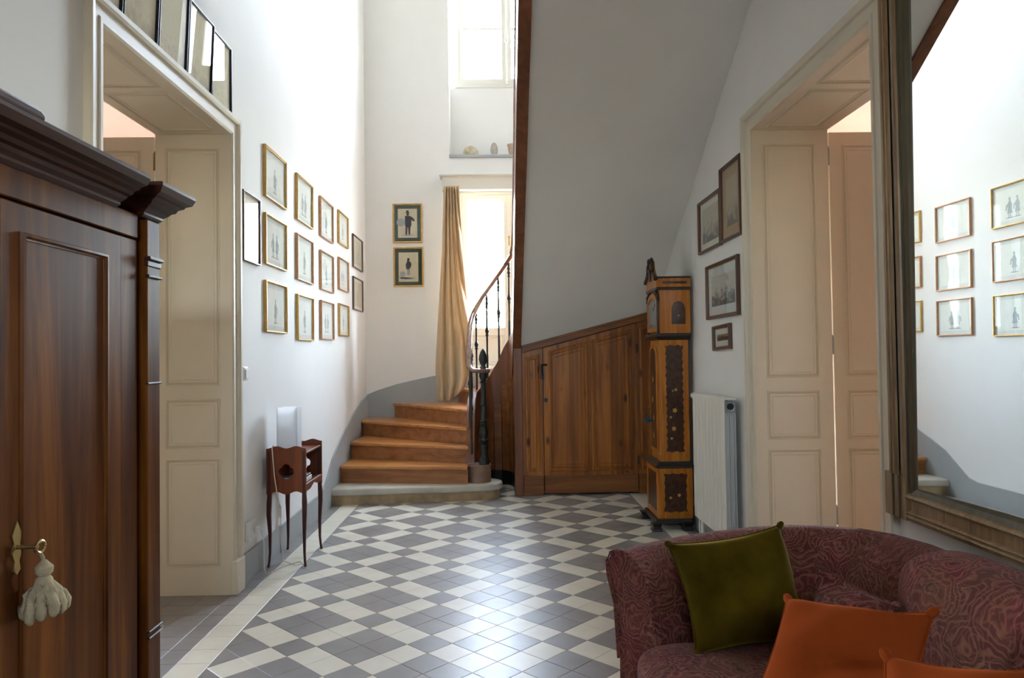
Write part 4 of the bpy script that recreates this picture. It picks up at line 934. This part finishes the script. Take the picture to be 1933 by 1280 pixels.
cols = [((5.065, 5.57), [(2.595, 2.968), (2.115, 2.479), (1.632, 2.0)]), ((5.868, 6.37), [(2.585, 2.968), (2.09, 2.472), (1.592, 1.97)]), ((6.65, 7.16), [(2.58, 2.955), (2.08, 2.45), (1.616, 1.982)]),
        ((7.41, 7.885), [(2.638, 2.98), (2.152, 2.488), (1.672, 2.007)]), ((8.15, 8.72), [(2.478, 2.858), (1.99, 2.372)])]
on_ = ['first', 'second', 'third', 'fourth', 'fifth']; rn_ = ['top', 'middle', 'bottom']
fm = [[GILT, GILT, GILT], [GILT, PINKGILT, GILT], [PINKGILT, PINKGILT, PINKGILT], [GILT, PINKGILT, GILT], [BROWNFR, BROWNFR]]
LI = mat('grey_blue_ink', (.42, .45, .47), .9, .1)
for ci, ((y0, y1), rows) in enumerate(cols):
    for ri, (z0, z1) in enumerate(rows):
        rl = rn_[ri] if ci < 4 else ('upper' if ri == 0 else 'lower')
        lb = '%s framed costume print, %s of the %s column from the left doorway' % ({GILT: 'gilt', PINKGILT: 'rose gilt', BROWNFR: 'brown'}[fm[ci][ri]], rl, on_[ci])
        lb = lb.replace('of the', 'in the')
        picture(m_left, y0, y1, z0, z1, lb, fm[ci][ri], .013, .024, MATGREY if ci < 3 else MATCREAM, .035, PAPERW if ci < 4 else PAPER, 3 if (ci+ri) % 3 == 1 else 4, LI, 'framed costume prints on the left wall', seed=ci*5+ri, name='costume_print')
picture(m_left, 4.62, 4.95, 2.08, 2.54, 'single dark framed print nearest the left door casing', BROWNFR, .016, .024, MATCREAM, .03, PAPERW, 4, LI, 'framed costume prints on the left wall', seed=3, name='costume_print')
picture(m_back, -1.297, -.927, 2.878, 3.373, 'upper gilt framed caricature with green mount left of the curtain', GILT, .019, .022, MATGREEN, .045, PAPER, 0, INK, 'caricatures on the back wall', seed=1, name='caricature_print')
picture(m_back, -1.293, -.918, 2.322, 2.82, 'lower gilt framed caricature with green mount left of the curtain', GILT, .019, .022, MATGREEN, .045, PAPER, 1, INK, 'caricatures on the back wall', seed=2, name='caricature_print')
oy = [2.49, 2.815, 3.14, 3.465, 3.79, 4.12, 4.435]
ol = ['sixth', 'fifth', 'fourth', 'third', 'second', 'first']
for i in range(1, 6):
    picture(m_left, oy[i]+.006, oy[i+1]-.004, 2.947, 3.366, 'black framed aged drawing above the left doorway, %s counted from its far corner' % ol[i], BLACKFR, .009, .02, PAPERO, .012, OLDP[i % 2], None, group='aged drawings above the left doorway', name='aged_drawing', tilt=(0, .045, 0) if i < 5 else 0)
rp = [((5.04, 5.59), (2.21, 2.62), BROWNFR, MATCREAM, ENG[0], .05, 'brown framed landscape engraving, upper left, beside the taller one', 0),
      ((4.61, 5.035), (2.215, 2.745), BROWNFR, MATTAN, ENG[1], .075, 'tall brown framed tree engraving touching the right door casing', 0),
      ((4.70, 5.41), (1.69, 2.095), BROWNFR, MATGREY, ENG[2], .07, 'wide brown framed harbour engraving above the small tilted picture', 0),
      ((4.88, 5.265), (1.46, 1.64), BROWNFR, MATGREY, ENG[3], .045, 'smallest framed etching, hung crooked above the radiator', (-.03, 0, 0))]
for (a, b, f_, mo, sh, mw, lb, tl) in rp:
    P = picture(m_right, a[0], a[1], b[0], b[1], lb, f_, .022, .028, mo, mw, sh, None, group='engravings on the right wall', name='engraving', tilt=tl)
    A0, A1, B0, B1 = a[0]+.022, a[1]-.022, b[0]+.022, b[1]-.022
    MB().sweep_rect([(0, .0078), (-.006, .0078), (-.006, .0068), (0, .0068)], A0, A1, B0, B1, m_right).build('gilt_slip', GILT, P)

# ------------------------------------------------------------------ pelmet and curtain at the glazed door
PE = empty('pelmet', (.17, 8.9, 3.5), 'white painted wooden pelmet box above the glazed door', 'pelmet')
MB().box(-.66, 1.0, 8.82, 8.84, 3.507, 3.665).build('fascia', WINPAINT, PE, bevel=.003)
MB().box(-.66, -.64, 8.84, YB-.002, 3.507, 3.665).build('end_board', WINPAINT, PE)
MB().box(.98, 1.0, 8.84, YB-.002, 3.507, 3.665).build('end_board', WINPAINT, PE)
MB().rings([[(-.66-p, 8.82-p, z), (1.0+p, 8.82-p, z), (1.0+p, YB-.002, z), (-.66-p, YB-.002, z)] for z, p in ((3.655, 0), (3.668, .012), (3.674, .03), (3.688, .036), (3.69, .034))]).build('cornice', WINPAINT, PE)
def curtain(name, label, edge, flip=False):
    NU, NV = 72, 44; V = []; F = []
    def lerp(t, tab):
        for (t0, v0), (t1, v1) in zip(tab, tab[1:]):
            if t <= t1: k = (t-t0)/(t1-t0); k = k*k*(3-2*k) if False else k; return v0+(v1-v0)*k
        return tab[-1][1]
    for j in range(NV+1):
        t = j/NV
        for i in range(NU+1):
            s = i/NU
            zb = .905+.0*s+.33*max(0, s-.42)**1.35                          # hem lifts to the right, over the step
            z = 3.53-(3.53-zb)*t
            xl = lerp(t, [(0, -.634), (.3, -.665), (.6, -.72), (.85, -.765), (1, -.745)]); xr = lerp(t, [(0, -.445), (.3, -.415), (.55, -.372), (.8, -.335), (.92, -.325), (1, -.40)])
            x = xl+(xr-xl)*s
            amp = .028+.022*t
            ph = 2*math.pi*s*(6.0-2.6*min(1, t*1.4))+1.4*math.sin(3*t)+.8*t
            y = 8.74+amp*math.sin(ph)+.010*(1-t)*math.sin(2.3*ph+1)+.02*t*math.sin(4*s+2*t)
            if t > .78 and s > .2: y -= .10*((t-.78)/.22)**1.5*math.sin(math.pi*min(1, (s-.2)/.8))
            if t > .93: y -= .03*math.sin(s*9)*(t-.93)/.07
            V.append((x if not flip else .34-x, y, z))
    for j in range(NV):
        for i in range(NU): a = j*(NU+1)+i; F.append((a, a+1, a+NU+2, a+NU+1))
    R = MB().add(V, F).build(name, LINEN, smooth=True, angle=3, solid=.004)
    return tag(R, label, 'curtain')
curtain('curtain', 'tan linen curtain drawn to the left of the glazed door', -1)

# things on the niche shelf
def blob(name, c, rx, ry, rz, m_, label, cat, seed, bump=.08, flat=True):
    bm = bmesh.new(); bmesh.ops.create_icosphere(bm, subdivisions=4, radius=1); rd = random.Random(seed)
    ks = [(Vector((rd.gauss(0, 1), rd.gauss(0, 1), rd.gauss(0, 1))).normalized(), rd.uniform(4, 9), rd.uniform(0, 6)) for _ in range(10)]
    for v in bm.verts:
        n = v.co.normalized(); k = 1+bump*sum(math.sin(n.dot(d)*f+p) for d, f, p in ks)/4; v.co = Vector((n.x*rx*k, n.y*ry*k, max(n.z, -.35 if flat else -1)*rz*k))
    zmin = min(v.co.z for v in bm.verts)
    for v in bm.verts: v.co.z -= zmin
    me = bpy.data.meshes.new(name); bm.to_mesh(me); bm.free(); me.shade_smooth(); me.materials.append(m_)
    o = bpy.data.objects.new(name, me); COL.objects.link(o); o.location = c; POS[o.name] = Vector(c); return tag(o, label, cat)
SZ = NZ0+.002
blob('fossil_rock', (-.312, 9.06, SZ), .095, .08, .10, ROCK, 'round pitted pale rock on the niche shelf', 'rock', 4, .07)
eg = empty('stone_egg', (-.008, 9.06, SZ), 'small grey egg-shaped stone on a base on the niche shelf', 'ornament')
MB().lathe([(0, 0), (.042, 0), (.045, .012), (.036, .022), (.044, .05), (.047, .09), (.04, .13), (.024, .165), (0, .178)], (-.008, 9.06, SZ), 18).build('egg', mat('grey_pitted_stone', (.40, .37, .31), .85, .2, bump=.6, bscale=60, var=.2, vscale=30), eg, smooth=True)
MB().lathe([(0, .0), (.05, .0), (.05, .01), (.03, .014), (0, .015)], (-.008, 9.06, SZ-.0), 18).build('base_ring', ROCK, eg, smooth=True)
pt = empty('clay_pot', (.225, 9.06, SZ), 'small pinkish clay pot at the right of the niche shelf', 'pot')
MB().lathe([(0, 0), (.035, 0), (.05, .05), (.062, .13), (.066, .142), (.06, .142), (.045, .05), (.03, .01), (0, .01)], (.225, 9.06, SZ), 18).build('body', POT, pt, smooth=True)
MB().tube([(.225+.064*math.cos(a), 9.06+.064*math.sin(a), SZ+.14) for a in [i*math.pi/9 for i in range(18)]], .005, 6, closed=True).build('rim', POT, pt, smooth=True)

# ------------------------------------------------------------------ sofa
SF = empty('sofa', (1.0, 1.7, 0), 'curved sofa upholstered in maroon paisley below the mirror', 'sofa')
ridge = [(.475, 2.66, .70), (.58, 2.735, .702), (.74, 2.815, .706), (.9, 2.88, .708), (1.06, 2.925, .71), (1.2, 2.935, .713), (1.31, 2.89, .72), (1.39, 2.79, .735), (1.43, 2.65, .75), (1.445, 2.45, .765), (1.45, 2.2, .77), (1.45, 1.9, .765), (1.45, 1.6, .765), (1.45, 1.3, .765),
         (1.445, 1.05, .76), (1.42, .88, .745), (1.36, .76, .73), (1.25, .68, .715), (1.05, .66, .71), (.8, .70, .705), (.6, .78, .70), (.475, .86, .70)]
rs = []
for i, (x, y, z) in enumerate(ridge):
    a = Vector(ridge[max(0, i-1)][:2]); c = Vector(ridge[min(len(ridge)-1, i+1)][:2]); d = (c-a).normalized(); n = Vector((-d.y, d.x))  # n points outward (away from the seat)
    if n.dot(Vector((x, y))-Vector((.75, 1.75))) < 0: n = -n
    prof = [(.055, .08), (.05, .3), (.065, .5), (.10, z-.10), (.105, z-.05), (.085, z-.015), (.045, z+.003), (0, z), (-.045, z-.02), (-.085, z-.06), (-.11, z-.12), (-.125, z-.2), (-.14, .40), (-.14, .08)]
    rs.append([(x+n.x*(p+0), y+n.y*(p+0), q) for p, q in prof])
MB().rings(rs).build('back_and_arms', PAIS, SF, smooth=True, angle=1.1)
for e in (0, -1):      # piping round the arm fronts
    MB().tube([Vector(p)+Vector((-.006, 0, 0)) for p in rs[e][1:13]], .006, 6).build('piping', PAIS, SF, smooth=True)
def cushion(name, c, sx, sy, sz, m_, parent=None, rot=(0, 0, 0), p=4, n=20, label=None, crown=.3):
    """rounded box cushion"""
    bm = bmesh.new(); bmesh.ops.create_cube(bm, size=2); bmesh.ops.subdivide_edges(bm, edges=list(bm.edges), cuts=n, use_grid_fill=True)
    for v in bm.verts:
        q = v.co; k = (abs(q.x)**p+abs(q.y)**p+abs(q.z)**p)**(1/p); q = q/k
        w_ = 1+crown*(1-min(1, q.x*q.x))*(1-min(1, q.y*q.y))-crown*.5
        v.co = Vector((q.x*sx/2, q.y*sy/2, q.z*sz/2*w_))
    R_ = Matrix.Rotation(rot[2], 3, 'Z') @ Matrix.Rotation(rot[1], 3, 'Y') @ Matrix.Rotation(rot[0], 3, 'X')
    org = wpos(parent)
    for v in bm.verts: v.co = R_ @ v.co + Vector(c) - org
    me = bpy.data.meshes.new(name); bm.to_mesh(me); bm.free(); me.shade_smooth(); me.materials.append(m_)
    o = bpy.data.objects.new(name, me); COL.objects.link(o); o.parent = parent; POS[o.name] = org.copy(); return o
MB().prism([(.52, .92), (1.3, .8), (1.32, 2.7), (.52, 2.6)], .09, .33, m_xy).build('seat_base', PAIS, SF, bevel=.02, seg=2, smooth=True)
cushion('seat_cushion', (.83, 2.1, .375), .78, .86, .16, PAIS, SF, p=5, crown=.25)
cushion('seat_cushion', (.83, 1.24, .375), .78, .84, .16, PAIS, SF, p=5, crown=.25)
cushion('back_cushion', (1.345, 1.84, .615), .50, .88, .30, PAIS, SF, rot=(0, math.radians(78), 0), p=3, crown=.5)
cushion('back_cushion', (1.335, .96, .60), .46, .66, .24, PAIS, SF, rot=(0, math.radians(78), 0), p=3, crown=.5)
for x, y in ((.56, 2.52), (.56, .98), (1.3, 2.5), (1.3, .95)):
    MB().lathe([(0, 0), (.018, 0), (.022, .03), (.028, .1), (0, .1)], (x, y, 0), 12).build('leg', MAHOGD, SF, smooth=True)
def pillow(name, TLc, TRc, BLc, BRc, th, m_, label, seed, tassel=None, group=None):
    """square scatter cushion: four corners, pinched edges, puffed middle"""
    TLc, TRc, BLc, BRc = map(Vector, (TLc, TRc, BLc, BRc)); c = (TLc+TRc+BLc+BRc)/4
    nrm = (TRc-TLc).cross(BLc-TLc).normalized()
    R = empty(name, c, label, 'cushion', group); rd = random.Random(seed); N = 28; V, F = [], []
    ks = [(rd.uniform(3, 8), rd.uniform(3, 8), rd.uniform(0, 6), rd.uniform(.008, .019)) for _ in range(5)]
    for sgn in (1, -1):
        for j in range(N+1):
            for i in range(N+1):
                s, t = i/N, j/N; S_, T_ = 2*s-1, 2*t-1
                pin = .10
                s2 = .5+.5*S_*(1-pin*(1-T_*T_)); t2 = .5+.5*T_*(1-pin*(1-S_*S_))
                p = (TLc*(1-s2)+TRc*s2)*(1-t2)+(BLc*(1-s2)+BRc*s2)*t2
                e = max(0, (1-S_**2)*(1-T_**2))**.42
                wr_ = sum(a*math.sin(fx*s+fy*t+ph) for fx, fy, ph, a in ks)*e*(1 if sgn > 0 else .5)
                wr_ += .007*e*(math.sin(19*t+5*s+2*math.sin(5*s+seed))*math.exp(-t/.25)+.6*math.sin(17*(1-t)-6*s+seed)*math.exp(-(1-t)/.2)+.7*math.sin(13*(s+t)+seed)*math.exp(-8*(s-t)**2))
                V.append(p-nrm*sgn*(th/2*e+wr_*.9)-c)
    M_ = (N+1)**2
    for j in range(N):
        for i in range(N):
            a = j*(N+1)+i; F.append((a, a+1, a+N+2, a+N+1)); a += M_; F.append((a, a+N+1, a+N+2, a+1))
    MB().add(V, F).build('cover', m_, R, smooth=True, local=True, angle=2.5)
    ring = [V[i] for i in range(N+1)]+[V[j*(N+1)+N] for j in range(1, N+1)]+[V[N*(N+1)+i] for i in range(N-1, -1, -1)]+[V[j*(N+1)] for j in range(N-1, 0, -1)]
    MB().tube(ring, .003, 6, closed=True).build('edge_piping', m_, R, smooth=True, local=True)
    for q in (TLc, TRc, BLc, BRc):
        u = (q-c).normalized()
        MB().tube([q-c-u*.02, q-c, q-c+u*.010], [.011, .012, .007], 8).build('corner_tuft', m_, R, smooth=True, local=True)
    return R
pillow('scatter_cushion', (.585, 2.50, .775), (1.01, 2.56, .82), (.64, 2.36, .445), (1.06, 2.40, .46), .19, OLIVE, 'olive green velvet cushion leaning on the far sofa arm', 11, group='cushions on the sofa')
pillow('scatter_cushion', (.775, 1.93, .775), (1.06, 1.74, .80), (.53, 1.70, .50), (.84, 1.48, .50), .17, ORANGE, 'burnt orange velvet cushion in the middle of the sofa', 12, group='cushions on the sofa')
pillow('scatter_cushion', (.78, 1.45, .825), (1.06, 1.37, .825), (.60, 1.22, .52), (.92, 1.08, .52), .17, ORANGE, 'nearest orange velvet cushion at the bottom edge', 13, group='cushions on the sofa')
pillow('scatter_cushion', (1.04, 2.34, .745), (1.17, 2.10, .69), (.96, 2.26, .48), (1.08, 2.02, .46), .10, PAIS, 'small maroon paisley cushion behind the orange one', 14, group='cushions on the sofa')

# ------------------------------------------------------------------ garden beyond the glazed door
def bush(c, r, h, label, seed):
    rd = random.Random(seed); V, F = [], []
    for i in range(2600):
        d = Vector((rd.gauss(0, 1), rd.gauss(0, 1), rd.gauss(0, 1))).normalized(); q = rd.uniform(.75, 1.0)
        p = Vector((d.x*r*q, d.y*r*q, h*.55+d.z*h*.48*q)); a = Vector((rd.gauss(0, 1), rd.gauss(0, 1), rd.gauss(0, 1))).normalized()*.09; b = a.cross(Vector((rd.gauss(0, 1), rd.gauss(0, 1), rd.gauss(0, 1)))).normalized()*.05
        n = len(V); V += [p-a, p+b, p+a, p-b]; F.append((n, n+1, n+2, n+3))
    R = empty('garden_shrub', c, label, 'shrub', 'shrubs in the garden')
    tag(MB().add(V, F).build('foliage', LEAF, R, local=True, weld=False), kind='stuff')
    MB().lathe([(0, 0), (.12, 0), (.08, h*.3), (.05, h*.6), (0, h*.6)], (0, 0, 0), 8).build('trunk', PINED, R, smooth=True, local=True)
bush((-.6, 22, -.5), 2.6, 3.6, 'leafy garden shrub seen through the glazed door', 1)
bush((5.6, 24, -.5), 2.6, 4.2, 'leafy garden shrub hidden mostly behind the stair stringer', 2)
